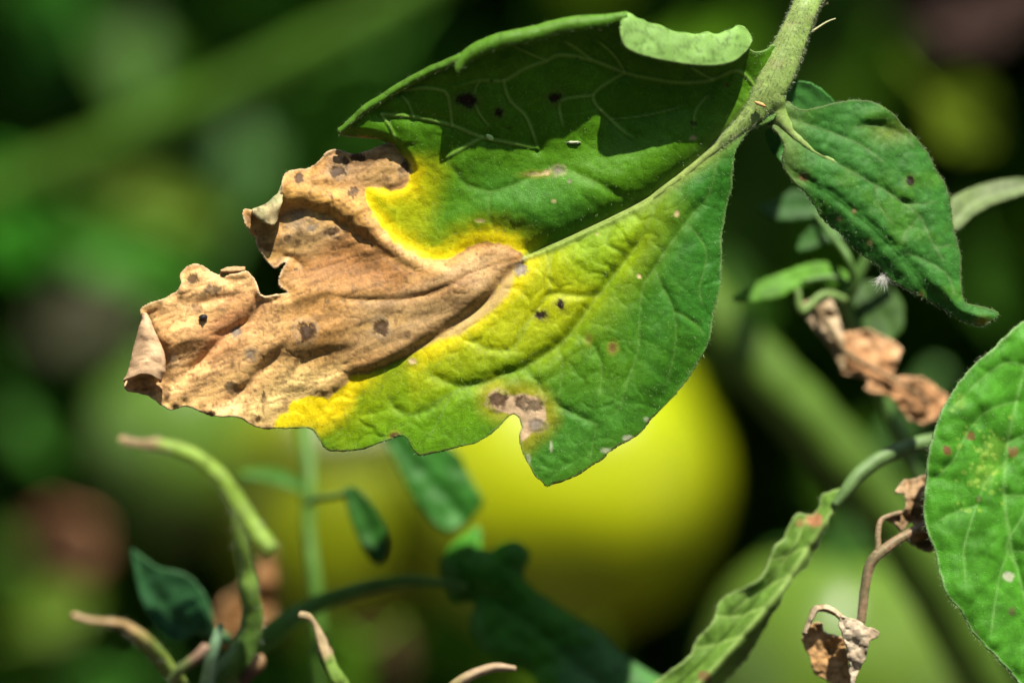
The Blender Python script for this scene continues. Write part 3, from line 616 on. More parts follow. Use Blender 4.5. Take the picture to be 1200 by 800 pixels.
smr = loft('curled_edge', [[(257, 323, 0), (270, 321, 0), (289, 320, 0)], [(259, 317, 3), (270, 313.5, 4), (287, 314, 4)], [(260, 319, 8), (272, 318.5, 9), (287, 317, 8)]], 30, M_DRY, main.o, dry_roll((.46, .32, .18), (.40, .25, .12)))
# midrib cord continuing from the stalk
def rib_c(u, q): return mix(np.tile(np.array([.22, .29, .085]), (len(u), 1)), (.20, .27, .05), u) * (1 + .2 * fbm(u * 60, q * 8, 3, 2))[:, None]
def leaf_z(x, y): return leaf_h(np.array([x], float), np.array([y], float), np.array([50.0]))[0]
rb = [(x, y, leaf_z(x, y) * .1 - .25 - .5 * (i == 0), r) for i, (x, y, r) in enumerate([(900, 118, 8), (880, 136, 6.5), (850, 163, 5.5), (820, 190, 4.8), (790, 213, 4.2), (760, 235, 3.7), (730, 251, 3.3), (700, 265, 3.0), (650, 288, 2.6), (617, 301, 2.2), (600, 308, 1.2)])]
tube('midrib', rb, M_LEAF, main.o, rib_c, 12, 2.5, .10)
# leaf stalk
def pet_c(u, q):
    c = mix(np.tile(np.array([.17, .27, .055]), (len(u), 1)), (.20, .27, .08), np.abs(q - .5) * 2)
    c = mix(c, (.20, .13, .08), sstep(.1, .7, fbm(u * 26, q * 5, 5, 3)) * .25)
    return c * (1 + .2 * fbm(u * 120, q * 14, 6, 2))[:, None]
pet = tube('petiole', [(1015, -190, -60, 19), (990, -100, -27, 17.5), (964, -32, -6, 16), (947, 3, -1.4, 15.2), (934, 34, -.6, 16), (922, 62, -.3, 18), (911, 88, 0, 20), (901, 109, .1, 18.5), (889, 126, .1, 14), (872, 144, .0, 9.5), (850, 163, -.2, 6.5), (825, 186, -.5, 4)], M_STEM, leaf, pet_c, 28, 1.6, .05, 2, .6)
hp, hn = pick(pet, 5200, 5); hairs('fuzz', hp, hn, .00042, .000018, M_HAIR, pet.o, .45, 6, (.5, .55, .36))

# right-hand leaflet
RO = [(900, 108), (914, 112), (938, 128), (957, 126), (977, 121), (996, 118), (1014, 118), (1031, 123), (1047, 134), (1056, 144), (1066, 155), (1078, 167), (1089, 183), (1097, 200), (1109, 219), (1114, 239), (1116, 258), (1120, 278), (1125, 297), (1126, 316), (1127, 340), (1131, 353), (1140, 357), (1155, 360), (1169, 365), (1171, 370), (1165, 375), (1151, 381),
 (1140, 380), (1120, 372), (1101, 360), (1085, 351), (1066, 340), (1047, 330), (1031, 314), (1016, 303), (1000, 291), (985, 274), (971, 264), (959, 250), (954, 241), (942, 225), (928, 212), (919, 198), (917, 185), (919, 173), (911, 157), (899, 147), (893, 140), (892, 130)]
RC = crom([(905, 170), (919, 194), (942, 211), (973, 227), (1000, 247), (1027, 270), (1050, 293), (1070, 316), (1093, 343), (1120, 366), (1160, 384)], 5)
RV = [([(908, 138), (938, 168), (981, 192), (1020, 214), (1051, 233), (1078, 254), (1090, 280), (1105, 305)], 5, 7), ([(920, 138), (957, 150), (1004, 168), (1035, 190)], 4, 7), ([(1000, 150), (1030, 148), (1055, 158), (1070, 172)], 5, 8), ([(1051, 233), (1075, 240), (1095, 236)], 3, 5), ([(1062, 296), (1089, 308), (1109, 322), (1118, 345)], 3.5, 5), ([(1078, 254), (1062, 270), (1058, 285)], 3, 6), ([(1096, 290), (1112, 288)], 2.5, 5), ([(1027, 218), (1030, 240), (1045, 262)], 2, 6)]
def rl_h(x, y, sd):
    o = np.argsort(RC[:, 0]); below = y - np.interp(x, RC[o, 0], RC[o, 1]); dc = pdist(x, y, RC)[0]
    s = np.where(below > 0, -dc, dc)
    h = 22 - np.where(s < 0, np.minimum(-s, 60) * .5, 0) - np.where(s > 0, .18 * s, 0) - 5 * np.exp(-(s / 7) ** 2)
    h -= 9 * sstep(965, 905, x)
    h += -2.5 * np.exp(-(((x - 1040) / 34) ** 2 + ((y - 158) / 13) ** 2)) + 4 * np.exp(-(((x - 1030) / 36) ** 2 + ((y - 132) / 11) ** 2))
    h -= 10 * sstep(24, 0, sd) * sstep(1060, 1100, x)
    for ln, dp, w_ in RV: h += crease(x, y, ln, dp * .5, w_ * .8)
    qx = x + 6 * fbm(x * .03, y * .03, 14, 2); f1, f2 = voro(qx / 27, y / 27, 33); h += 1.0 * sstep(0, .7, f2 - f1)
    f1, f2 = voro(qx / 11, y / 11, 35); h += .25 * sstep(0, .5, f2 - f1)
    return h + 1.2 * fbm(x * .05, y * .05, 36, 3) + .05 * fbm(x * .5, y * .5, 17, 2)
def rl_c(x, y, sd, h):
    n = fbm(x * .03, y * .03, 101, 4); nf = fbm(x * .14, y * .14, 102, 3)
    c = np.tile(np.array([.042, .165, .024]), (len(x), 1)); c = mix(c, (.06, .18, .014), sstep(.0, .8, n) * .6)
    c = mix(c, (.12, .17, .02), np.exp(-(((x - 1045) / 26) ** 2 + ((y - 155) / 14) ** 2)) * .8)
    c = mix(c, (.17, .25, .07), sstep(960, 905, x) * .8)
    qx = x + 6 * fbm(x * .03, y * .03, 14, 2); f1, f2 = voro(qx / 27, y / 27, 33); c = mix(c, c * 1.3 + .008, np.exp(-((f2 - f1) / .05) ** 2) * .4)
    f1, f2 = voro(qx / 11, y / 11, 35); c = mix(c, c * .8, np.exp(-((f2 - f1) / .1) ** 2) * .35); c = c * (1 + .15 * nf + .10 * fbm(x * .5, y * .5, 104, 2))[:, None]
    for ln, dp, w_ in RV: c = mix(c, (.16, .24, .09), np.exp(-(pdist(x, y, crom(ln, 4))[0] / 1.6) ** 2) * .4)
    for sx, sy, r, k, s in ((1066, 212, 5, 'k', .95), (941, 207, 5, 'r', .8), (983, 256, 3, 'p', .7), (1001, 247, 3, 'p', .7), (1080, 345, 3, 'r', .6), (1019, 285, 3, 'p', .4)):
        q = np.hypot(x - sx, y - sy) / r + .25 * nf; c = mix(c, (.09, .15, .02), sstep(2.6, 1, q) * .5); c = mix(c, SC[k], sstep(1.2, .8, q) * s)
    c = mix(c, (.30, .22, .03), np.exp(-(((x - 1150) / 9) ** 2 + ((y - 377) / 5) ** 2)) * .8)
    c = mix(c, (.11, .10, .04), sstep(2.6, .4, sd) * .55)
    return c
rl = blade('leaflet', RO, rl_h, rl_c, M_THIN, leaf, -1.1, 1.5, .00028)
rz = lambda x, y: -1.1 + rl_h(np.array([x], float), np.array([y], float), np.array([40.]))[0] * .1
tube('petiolule', [(916, 78, -.7, 11), (911, 98, -.2, 14), (907, 115, .1, 14)] + [(x, y, rz(x, y) + k, r) for x, y, k, r in ((909, 129, .1, 12.5), (916, 142, -.1, 10), (927, 155, -.15, 7.5), (938, 165, -.15, 6), (955, 178, -.15, 4.6), (981, 192, -.15, 3.6), (1020, 214, -.2, 2.4))], M_STEM, leaf, pet_c, 20, 1.6, .05, 3, .7)
tag(rl.o, 'smaller green leaflet with one dark spot hanging right of the stalk')
# small leaflet hidden behind the fork
def plain_leaf(col, seed, amp=4.0, tilt=(0, 0), vein=None, cell=24, spots=(), vcol=None, vstr=.5, edge=None, bend=None):
    cr_ = [crom(v, 5) for v in (vein or [])]
    def hf(x, y, sd):
        x0, y0 = x.mean(), y.mean(); h = tilt[0] * (x - x0) + tilt[1] * (y - y0) + amp * fbm(x * .018, y * .018, seed, 3)
        for k, v in enumerate(cr_): h += -(6 if k == 0 else 2.2) * min(1.0, (cell / 26) ** 1.6) * np.exp(-(pdist(x, y, v)[0] / (9 if k == 0 else 7)) ** 2)
        qx = x + 6 * fbm(x * .03, y * .03, seed + 4, 2); f1, f2 = voro(qx / cell, y / cell, seed * 7 % 50); h += .9 * min(1.0, (cell / 26) ** 2) * sstep(0, .7, f2 - f1)
        if bend is not None: h += bend(x, y, sd)
        return h
    def cf(x, y, sd, h):
        n = fbm(x * .03, y * .03, seed + 10, 4); nf = fbm(x * .15, y * .15, seed + 11, 3)
        c = np.tile(np.array(col, float), (len(x), 1)) * (1 + .22 * n + .14 * nf)[:, None]
        qx = x + 6 * fbm(x * .03, y * .03, seed + 4, 2); f1, f2 = voro(qx / cell, y / cell, seed * 7 % 50); c = mix(c, c * 1.35 + .008, np.exp(-((f2 - f1) / .05) ** 2) * .45)
        f1, f2 = voro(qx / (cell * .4), y / (cell * .4), 9); c = mix(c, c * .8, np.exp(-((f2 - f1) / .1) ** 2) * .35)
        for k, v in enumerate(cr_): c = mix(c, vcol if vcol is not None else np.array(col) * 1.8 + .02, np.exp(-(pdist(x, y, v)[0] / (2.6 if k == 0 else 1.5)) ** 2) * vstr)
        for sx, sy, r, k, s in spots:
            q = np.hypot(x - sx, y - sy) / r + .3 * nf; c = mix(c, SC[k] if isinstance(k, str) else k, sstep(1.3, .7, q) * s)
        if edge is not None: c = mix(c, edge, sstep(4, .6, sd) * .6)
        return c
    return hf, cf
hf, cf = plain_leaf((.045, .16, .03), 3, 5, (0, -.2))
sl_ = blade('leaflet', [(915, 132), (916, 108), (924, 97), (943, 95), (958, 101), (971, 111), (980, 124), (990, 160), (985, 200), (940, 205), (915, 190), (902, 175), (897, 162), (897, 152), (905, 148)], hf, cf, M_LEAF, leaf, -4.5, 2.0)
tag(sl_.o, 'small green leaflet tucked behind the fork of the stalk')

# hairs of the leaf
wt = np.where(main.sd < 3, 5.0, np.where(side_mid(main.x, main.y) < 0, 1.1, .5)) * np.where(sdist(main.x, main.y, BROWN) > 0, .25, 1)
hp, hn = pick(main, 8000, 11, wt); hairs('fuzz', hp, tocam(hn), .00055, .000016, M_HAIR, main.o, .8, 12, (.42, .52, .26))
hp, hn = pick(rl, 3800, 13, np.where(rl.sd < 3, 9.0, .9)); hairs('fuzz', hp, tocam(hn), .0005, .000014, M_HAIR, rl.o, .9, 14, (.42, .52, .32))
gg = np.random.default_rng(4)
for b, s_ in ((roll, 21), (rim, 22), (rim2, 23)):
    hp, hn = pick(b, 420, s_); hairs('fuzz', hp, tocam(hn), .0005, .000011, M_HAIR, b.o, .8, s_, (.5, .6, .36))
# ------------------------------------------------------------------ tiny things on the leaf
def ellipsoid(name, x, y, w, rx, ry, rz, ang, col, label, cat, mat=None, bumpy=.06):
    c = U(x, y, w); n, m = 14, 20; th = np.linspace(0, np.pi, n); ph = np.arange(m) * 2 * np.pi / m
    A, B = np.meshgrid(th, ph, indexing='ij'); k = 1 + bumpy * fbm(A * 2 + x, B * 1.0, 3, 3)
    X = rx * np.cos(A) * k; Y = ry * np.sin(A) * np.cos(B) * k; Z = rz * np.sin(A) * np.sin(B) * k
    a = math.radians(ang); X, Y = X * math.cos(a) - Y * math.sin(a), X * math.sin(a) + Y * math.cos(a)
    P = c + (X[..., None] * RGT + Y[..., None] * UPV - Z[..., None] * FWD).reshape(n, m, 3) * 1e-4
    idx = np.arange(n * m).reshape(n, m); j = np.roll(idx, -1, 1)
    F = np.stack([idx[:-1], j[:-1], j[1:], idx[1:]], -1).reshape(-1, 4)
    o = mesh_obj(name, P.reshape(-1, 3), F, mat or M_SMALL, None, np.tile(np.array(col), (n * m, 1)))
    return tag(o, label, cat)
def on_leaf(x, y, k=2.0): return (leaf_z(x, y) + k) * .1
ellipsoid('insect_egg', 574, 161, on_leaf(574, 161, 3), 5, 3, 3, -35, (.42, .62, .22), 'tiny pale green oval egg on the shaded upper leaf', 'egg')
ellipsoid('droppings_pellet', 238, 372, on_leaf(238, 372, 4), 4.5, 4, 4.5, 10, (.008, .007, .01), 'tiny black round pellet on the brown leaf tip', 'pellet', bumpy=.2)
ellipsoid('debris_fleck', 891, 122, 1.6, 7, 2.2, 2, -20, (.45, .26, .09), 'tiny tan fleck lying on the fork of the leaf stalk', 'fleck', bumpy=.3)
ellipsoid('plant_crumb', 672, 167, on_leaf(672, 167, 2), 7, 1.8, 2, 2, (.32, .36, .22), 'tiny pale crumb at the edge of the shadow on the leaf', 'crumb', bumpy=.3)
tuft = thing('white_tuft', 'small white fluffy tuft with dark base caught under the right leaflet', 'tuft')
tb = ellipsoid('core', 1042, 319, -1.0, 5, 3.5, 3, 40, (.02, .015, .012), None, None, bumpy=.3); tb.parent = tuft
g_ = np.random.default_rng(8); n_ = 120
dd = -RGT * .35 - UPV * .75 - FWD * .5 + g_.normal(size=(n_, 3)) * .40; dd /= np.linalg.norm(dd, axis=1)[:, None]
hairs('fibres', U(g_.normal(1037, 2.5, n_), g_.normal(324, 2.0, n_), np.full(n_, -.6)), dd, .0018, .00002, M_HAIR, tuft, .12, 9, (.85, .85, .8))
# two long loose fibres at the stalk
fb = thing('dry_fibre', 'pair of thin pale fibres sticking out from the right side of the stalk', 'fibre')
tube('strand', [(944, 42, -1, 1.6), (958, 33, -1, 1.2), (969, 26, -1, 1.0), (979, 22, -1, .6)], M_STEM, fb, lambda u, q: np.tile([.42, .42, .22], (len(u), 1)), 6, 3)
tube('strand', [(949, 40, -2, 1.2), (956, 26, -3, 1.1), (958, 12, -3, .8), (970, 4, -5, .5)], M_STEM, fb, lambda u, q: np.tile([.30, .24, .13], (len(u), 1)), 6, 3)

# ------------------------------------------------------------------ leaf cut by the right edge
FO = [(1200, 376), (1178, 393), (1159, 412), (1142, 426), (1123, 448), (1109, 470), (1098, 494), (1088, 530), (1085, 563), (1082, 596), (1086, 623), (1094, 640), (1100, 667), (1109, 695), (1126, 717), (1142, 744), (1164, 766), (1181, 785), (1194, 800), (1214, 818), (1240, 832), (1268, 806), (1292, 735), (1308, 650), (1314, 560), (1306, 470), (1282, 405), (1242, 374), (1222, 368)]
FV = [[(1222, 372), (1208, 410), (1195, 453), (1180, 519), (1176, 580), (1184, 637), (1195, 680), (1215, 750), (1238, 828)], [(1192, 470), (1160, 480), (1138, 500), (1116, 540), (1096, 560)], [(1179, 540), (1158, 560), (1145, 592), (1130, 640), (1131, 680)], [(1184, 637), (1172, 670), (1165, 710), (1161, 742)], [(1190, 660), (1178, 640), (1200, 600), (1205, 560)], [(1205, 430), (1180, 425), (1155, 440), (1120, 475)], [(1180, 520), (1220, 500), (1270, 480)], [(1176, 580), (1220, 580), (1290, 570)], [(1187, 645), (1230, 650), (1290, 660)], [(1203, 710), (1240, 720), (1275, 740)], [(1145, 592), (1120, 600), (1100, 610)]]
fsp = [(1109, 527, 6, (.13, .03, .02), .85), (1138, 511, 5, (.16, .05, .03), .7), (1187, 530, 7, (.16, .06, .03), .7), (1147, 584, 4, (.08, .05, .04), .6), (1181, 676, 6, (.42, .42, .30), .8), (1185, 715, 5, (.10, .06, .04), .6), (1144, 740, 4, (.10, .06, .04), .5), (1160, 540, 16, (.30, .42, .05), .12), (1150, 560, 14, (.30, .42, .05), .12), (1166, 520, 10, (.30, .42, .05), .12), (1125, 470, 8, (.22, .34, .05), .3)]
g_ = np.random.default_rng(31); fsp += [(g_.normal(1152, 18), g_.normal(545, 30), g_.uniform(1.2, 3), (.22, .36, .05), .45) for _ in range(70)]
hf, cf = plain_leaf((.048, .185, .012), 6, 5, (-.12, .10), FV, 26, fsp, (.16, .32, .08), .45, (.22, .34, .14), lambda x, y, sd: -4 * sstep(26, 0, sd) ** 2 + 9 * np.exp(-((x - 1178) / 60) ** 2) - 10 * np.exp(-((x - 1195) / 22) ** 2))
fl = thing('tomato_leaf', 'bright green leaf with a few reddish spots cut off by the right edge', 'leaf')
fb_ = blade('leaflet', FO, hf, cf, M_LEAF, fl, -1.0, 1.8, .0003)
tube('petiole', [(1221, 372, -1.2, 5), (1236, 330, -3, 7), (1262, 270, -8, 9), (1300, 190, -14, 11)], M_STEM, fl, pet_c, 14, 4, .05, 1)
hp, hn = pick(fb_, 2600, 17, np.where(fb_.sd < 3, 14.0, .5)); hairs('fuzz', hp, tocam(hn), .0006, .000012, M_HAIR, fb_.o, .8, 18, (.55, .65, .4))

# ------------------------------------------------------------------ folded leaf drooping at the lower right
CO = [(990, 572), (978, 574), (970, 577), (963, 579), (959, 594), (949, 603), (934, 603), (925, 613), (919, 628), (904, 644), (897, 665), (884, 680), (869, 689), (850, 699), (841, 710), (833, 729), (816, 750), (807, 768), (786, 783), (767, 798), (742, 816), (738, 836), (760, 850), (800, 842), (830, 818), (850, 797), (873, 774), (891, 744), (910, 710), (929, 680), (948, 658), (963, 628), (978, 599), (992, 581)]
CV = [[(988, 580), (955, 630), (915, 690), (870, 745), (820, 800), (770, 840)], [(950, 640), (925, 650), (905, 655)], [(925, 675), (895, 690), (870, 695)], [(895, 712), (865, 722), (840, 722)], [(870, 745), (840, 755), (815, 758)], [(945, 608), (930, 640), (900, 680), (860, 715)]]
def fold_h(x, y, sd):
    d, bx, by, t = pdist(x, y, crom(CV[0], 5)); s = np.where((x - bx) + (y - by) * .8 > 0, d, -d)
    ph = (t * 9 + np.abs(s) * .04 + .5 * fbm(t * 4, s * .02, 3, 2)) % 1; am = 1 + .5 * fbm(t * 5, t * 0, 5, 2)
    h = -np.abs(s) * .42 - 1.1 * am * np.exp(-((ph - .5) / .16) ** 2) * sstep(3, 12, np.abs(s)) + 3.2 * np.exp(-(s / 3.2) ** 2)
    h += 3.5 * np.cos(np.clip(s, -60, 60) * .17 + .6 * fbm(t * 3, t * 0, 6, 2)) + 5 * sstep(14, 0, sd) * fbm(t * 10, t * 0 + 2, 9, 2)
    return h + np.where(s > 5, -np.minimum(s - 5, 40) * 1.1, 0) - 5 * np.exp(-((s + 13 + 4 * fbm(t * 4, t * 0, 11, 2)) / 3.5) ** 2) * sstep(0, .2, t)
hf, cf = plain_leaf((.088, .170, .024), 12, .8, (0, 0), CV, 60, [(955, 607, 9, (.38, .16, .08), .9), (938, 612, 5, (.28, .12, .06), .6), (880, 762, 5, (.12, .07, .03), .7), (826, 792, 7, (.14, .06, .03), .8)], (.26, .38, .10), .7, (.26, .36, .12), fold_h)
cl = thing('folded_leaf', 'narrow wilted pale green leaf folded lengthwise, drooping at the lower right', 'leaf')
cb = blade('leaflet', CO, hf, cf, M_LEAF, cl, -8.0, 1.8, .0003, 1.5)
tube('petiole', [(978, 592, -8.2, 5), (992, 574, -8.5, 8), (1006, 556, -9, 9), (1030, 538, -10, 9.5), (1060, 525, -11.5, 9.5), (1094, 517, -13, 10), (1150, 514, -17, 11), (1230, 530, -24, 12)], M_STEM, cl, lambda u, q: np.tile([.085, .15, .045], (len(u), 1)) * (1 + .2 * fbm(u * 40, q * 6, 4, 2))[:, None], 14, 4, .05, 3)
hp, hn = pick(cb, 900, 19, np.where(cb.sd < 4, 6.0, .7)); hairs('fuzz', hp, tocam(hn), .0005, .000012, M_HAIR, cb.o, .8, 20, (.5, .58, .4))

# ------------------------------------------------------------------ dried sprig at the lower right
def dry_leaf(name, outline, parent, w0, seed, col, cols, amp=8, tilt=(0, 0), step=1.6, bend=None, thick=.0003, jit=1.2):
    def hf(x, y, sd):
        h = tilt[0] * (x - x.mean()) + tilt[1] * (y - y.mean()) + amp * fbm(x * .035, y * .035, seed, 3) + 1.6 * (1 - 2 * np.abs(fbm(x * .06, y * .06, seed + 3, 3))) + .5 * fbm(x * .3, y * .3, seed + 5, 2)
        return h + (bend(x, y, sd) if bend else 0)
    def cf(x, y, sd, h):
        n = fbm(x * .04, y * .04, seed + 7, 4); nf = fbm(x * .2, y * .2, seed + 8, 3)
        c = mix(np.tile(np.array(col, float), (len(x), 1)), cols, sstep(-.3, .6, n)) * (1 + .25 * nf)[:, None]
        f1, f2 = voro(x / 15 + .3 * nf, y / 15, seed); c = mix(c, np.array(col) * .4, np.exp(-((f2 - f1) / .06) ** 2) * .5)
        c = mix(c, (.08, .05, .03), sstep(.55, .75, vnoise(x * .18, y * .18, seed)) * .5)
        return mix(c, (.42, .34, .22), sstep(2.5, .3, sd) * .45)
    return blade(name, outline, hf, cf, M_DRY, parent, w0, step, thick, jit)
dr = thing('dried_sprig', 'thin brown dried stalk with curled dead leaves beside the right edge leaf', 'dried sprig')
def dst_c(u, q): return mix(np.tile(np.array([.23, .15, .085]), (len(u), 1)), (.15, .12, .06), sstep(-.2, .6, fbm(u * 20, q * 5, 4, 3))) * (1 + .25 * fbm(u * 90, q * 9, 6, 2))[:, None]
s1 = tube('stalk', [(1003, 738, -3, 4), (1009, 727, -3, 5), (1013, 693, -3, 5.2), (1018, 667, -3, 5.6), (1026, 652, -3, 6), (1044, 638, -3.4, 5.5), (1063, 626, -4, 5.2), (1083, 615, -5, 5.4), (1115, 598, -8, 6), (1170, 575, -14, 6.5)], M_STEM, dr, dst_c, 14, 2, .08, 4)
tube('stalk', [(1027, 652, -3, 4), (1029, 640, -3.2, 3.6), (1029, 625, -3.5, 3.4), (1032, 610, -4, 3.2), (1042, 604, -4.5, 3), (1056, 600, -5, 3)], M_STEM, dr, dst_c, 12, 2, .08, 5)
hp, hn = pick(s1, 900, 23); hairs('fuzz', hp, hn, .0004, .000012, M_HAIR, s1.o, .4, 24, (.42, .36, .26))
dry_leaf('dried_leaflet', [(1038, 606), (1057, 600), (1061, 589), (1058, 579), (1048, 577), (1053, 571), (1060, 562), (1073, 560), (1084, 556), (1100, 560), (1110, 590), (1106, 625), (1098, 640), (1089, 646), (1079, 643), (1066, 635), (1062, 628), (1072, 618), (1068, 609), (1058, 622), (1047, 613)], dr, -6.5, 15, (.26, .155, .075), (.36, .24, .13), 12, (-.1, .1))
dry_leaf('dried_leaflet', [(940, 748), (945, 738), (955, 728), (963, 731), (964, 738), (976, 743), (989, 749), (995, 775), (1000, 800), (998, 812), (979, 801), (956, 790), (949, 771), (943, 758)], dr, -5.0, 25, (.40, .22, .085), (.48, .28, .12), 6, (.35, -.1))
loft('dried_leaflet', [[(943, 748, -2), (947, 738, -2), (952, 722, 0), (958, 716, 2), (969, 717, 4), (980, 722, 6), (987, 728, 8)], [(941, 742, 2), (946, 728, 3), (952, 713, 5), (960, 709, 6), (971, 710, 8), (982, 717, 9), (988, 722, 10)], [(945, 742, 8), (950, 730, 9), (956, 719, 11), (962, 714, 12), (971, 715, 13), (981, 721, 13), (987, 726, 13)]], 50, M_DRY, dr, dry_roll((.36, .27, .17), (.44, .34, .22)), -4.0)
dry_leaf('dried_leaflet', [(985, 721), (996, 725), (1008, 728), (1020, 735), (1030, 740), (1027, 746), (1018, 751), (1015, 768), (1006, 784), (1001, 801), (1003, 815), (997, 812), (995, 781), (990, 751), (984, 735)], dr, -2.2, 35, (.36, .27, .18), (.46, .38, .27), 7, (-.25, .0), 1.4)

# ------------------------------------------------------------------ sprig in the right middle ground
sp = thing('leaf_sprig', 'soft green sprig of small leaves behind the right leaflet', 'leaf sprig')
for O_, w_, sd_, c_, vv in (([(888, 243), (898, 238), (912, 234), (928, 222), (950, 228), (964, 240), (958, 254), (920, 259), (900, 255)], -22, 41, (.024, .085, .012), [(890, 245), (925, 244), (960, 246)]),
    ([(934, 295), (936, 282), (948, 266), (962, 257), (988, 262), (992, 274), (972, 286), (946, 294)], -22, 43, (.028, .095, .012), [(936, 290), (960, 275), (990, 266)]),
    ([(856, 350), (880, 334), (920, 318), (956, 307), (980, 312), (998, 326), (985, 336), (960, 332), (935, 338), (912, 350), (872, 354)], -20, 45, (.08, .22, .015), [(860, 349), (920, 330), (996, 326)]),
    ([(1000, 335), (1030, 330), (1056, 350), (1058, 385), (1040, 400), (1012, 385), (1000, 360)], -24, 49, (.035, .085, .012), [(1005, 335), (1030, 365), (1045, 395)])):
    hf, cf = plain_leaf(c_, sd_, 2, (0, .35), [vv], 9); blade('leaflet', O_, hf, cf, M_SOFT, sp, w_, 2.5, .0003)
stc = lambda a: (lambda u, q: np.tile(np.array(a), (len(u), 1)) * (1 + .2 * fbm(u * 20, q * 5, 4, 2))[:, None])
tube('stem', [(1075, 215, -17, 6), (1040, 262, -18, 6.5), (1015, 305, -19, 7), (1000, 335, -20, 8), (990, 360, -22, 8), (1010, 410, -27, 8), (1036, 470, -29, 8.5), (1050, 505, -30, 9), (1075, 560, -34, 10), (1125, 650, -42, 11), (1200, 800, -55, 12)], M_STEM, sp, stc((.08, .17, .035)), 12, 5)
tube('stalk', [(998, 335, -20, 5), (975, 325, -20, 4), (940, 330, -20, 3)], M_STEM, sp, stc((.08, .17, .035)), 10, 5)
tube('stalk', [(1000, 333, -20, 5), (995, 305, -18, 4.5), (975, 275, -20, 4), (955, 248, -22, 3)], M_STEM, sp, stc((.08, .17, .035)), 10, 5)
tube('stalk', [(990, 352, -20, 6), (965, 345, -19, 5), (940, 365, -18, 5), (935, 340, -18, 4)], M_STEM, sp, stc((.12, .20, .05)), 10, 5)
dl = thing('dead_leaf', 'shrivelled tan dead leaf hanging below the green sprig on the right', 'dead leaf')
dry_leaf('dried_leaflet', [(938, 362), (952, 350), (972, 350), (984, 374), (989, 398), (989, 432), (976, 416), (960, 394)], dl, -19, 51, (.38, .27, .15), (.50, .38, .24), 8, (0, .2), 2)
dry_leaf('dried_leaflet', [(985, 392), (1000, 388), (1016, 386), (1036, 394), (1056, 408), (1052, 426), (1047, 442), (1064, 440), (1080, 442), (1096, 452), (1110, 463), (1108, 478), (1100, 488), (1084, 498), (1064, 491), (1044, 468), (1028, 462), (1012, 457), (1017, 447), (1000, 440), (987, 438), (984, 415)], dl, -19, 53, (.42, .22, .10), (.56, .33, .17), 7, (0, .15), 2)
tube('stalk', [(955, 356, -18.5, 3), (972, 384, -17.5, 3), (990, 412, -18, 3), (1020, 430, -18, 2.5), (1060, 452, -18, 2), (1090, 472, -18, 1.5)], M_DRY, dl, dst_c, 8, 4)
hf, cf = plain_leaf((.12, .17, .06), 55, 4, (0, .7), [[(1118, 262), (1150, 235), (1230, 215)]], 18)
er = thing('tomato_leaf', 'thin olive leaf seen edge-on at the right margin behind the leaflet', 'leaf')
blade('leaflet', [(1112, 236), (1135, 222), (1165, 213), (1205, 209), (1250, 212), (1260, 222), (1210, 226), (1165, 240), (1140, 254), (1120, 272), (1114, 258)], hf, cf, M_SOFT, er, -15, 2.2, .0003)
tube('petiole', [(1250, 217, -15, 4), (1290, 205, -17, 6), (1360, 150, -22, 8)], M_STEM, er, stc((.09, .17, .04)), 10, 6)

# ------------------------------------------------------------------ fruit
def tomato(x, y, w, rx, ry, col, top, label, seed, axis=0.0, stalk=True):
    r = thing('tomato', label, 'tomato', 'unripe tomatoes behind the leaf')
    c = U(x, y, w); s = (D - w * 1e-3) / D * 1e-4; n, m = 48, 72
    th = np.linspace(0, np.pi, n); ph = np.arange(m) * 2 * np.pi / m; A, B = np.meshgrid(th, ph, indexing='ij')
    lob = 1 + .035 * np.cos(5 * B + seed) * np.sin(A) + .02 * fbm(np.cos(B) * 2 + seed, A * 2, seed, 2)
    X = rx * np.sin(A) * np.cos(B) * lob; Y = rx * np.sin(A) * np.sin(B) * lob
    Z = ry * np.cos(A) * lob - ry * .20 * np.exp(-(A / .33) ** 2)
    up = UPV * math.cos(axis) + RGT * math.sin(axis); sd_ = np.cross(up, -FWD); sd_ /= np.linalg.norm(sd_); fw = np.cross(sd_, up)
    P = c + (X[..., None] * sd_ + Y[..., None] * fw + Z[..., None] * up).reshape(-1, 3) * s
    idx = np.arange(n * m).reshape(n, m); j = np.roll(idx, -1, 1)
    F = np.stack([idx[:-1], idx[1:], j[1:], j[:-1]], -1).reshape(-1, 4)
    a = A.ravel(); nz = fbm(np.cos(B.ravel()) * 3 + seed, a * 3, seed, 3)
    C = mix(np.tile(np.array(col, float), (n * m, 1)), top, sstep(1.5, .3, a + .25 * nz) * .8)
    mesh_obj('fruit', P, F, M_FRUIT, r, C)
    t0 = c + up * ry * .80 * s
    for k in range(5):
        an = k * 2 * math.pi / 5 + seed; dr_ = sd_ * math.cos(an) + fw * math.sin(an)
        L = rx * .62 * s; P0, F0, v0 = leaflet_data(14, 5, k, 2, .2, .0, .0)
        P0 = P0 * np.array([L, L * .55, L]); sx = np.cross(up, dr_)
        V = t0 + P0[:, :1] * dr_ + P0[:, 1:2] * sx + (P0[:, 2:] + L * .10 + .28 * L * (P0[:, :1] / L) * (1.0 - P0[:, :1] / L)) * up
        mesh_obj('sepal', V, F0, M_SOFT, r, np.tile([.05, .15, .02], (len(V), 1)), True, .0005)
    if stalk:
        p = np.array([t0 - up * .001 + up * .035 * t + RGT * .012 * t * t - FWD * .006 * t for t in np.linspace(0, 1, 9)])
        q = p - (FOC - FWD * D); dep = q @ FWD; px = 600 + (q @ RGT) / dep * D * 1e4; py = 400 - (q @ UPV) / dep * D * 1e4
        tube('pedicel', [(a_, b_, (D - d_) * 1e3, rx * .07 + 2) for a_, b_, d_ in zip(px, py, dep)], M_STEM, r, stc((.06, .15, .03)), 10, 6)
    return r
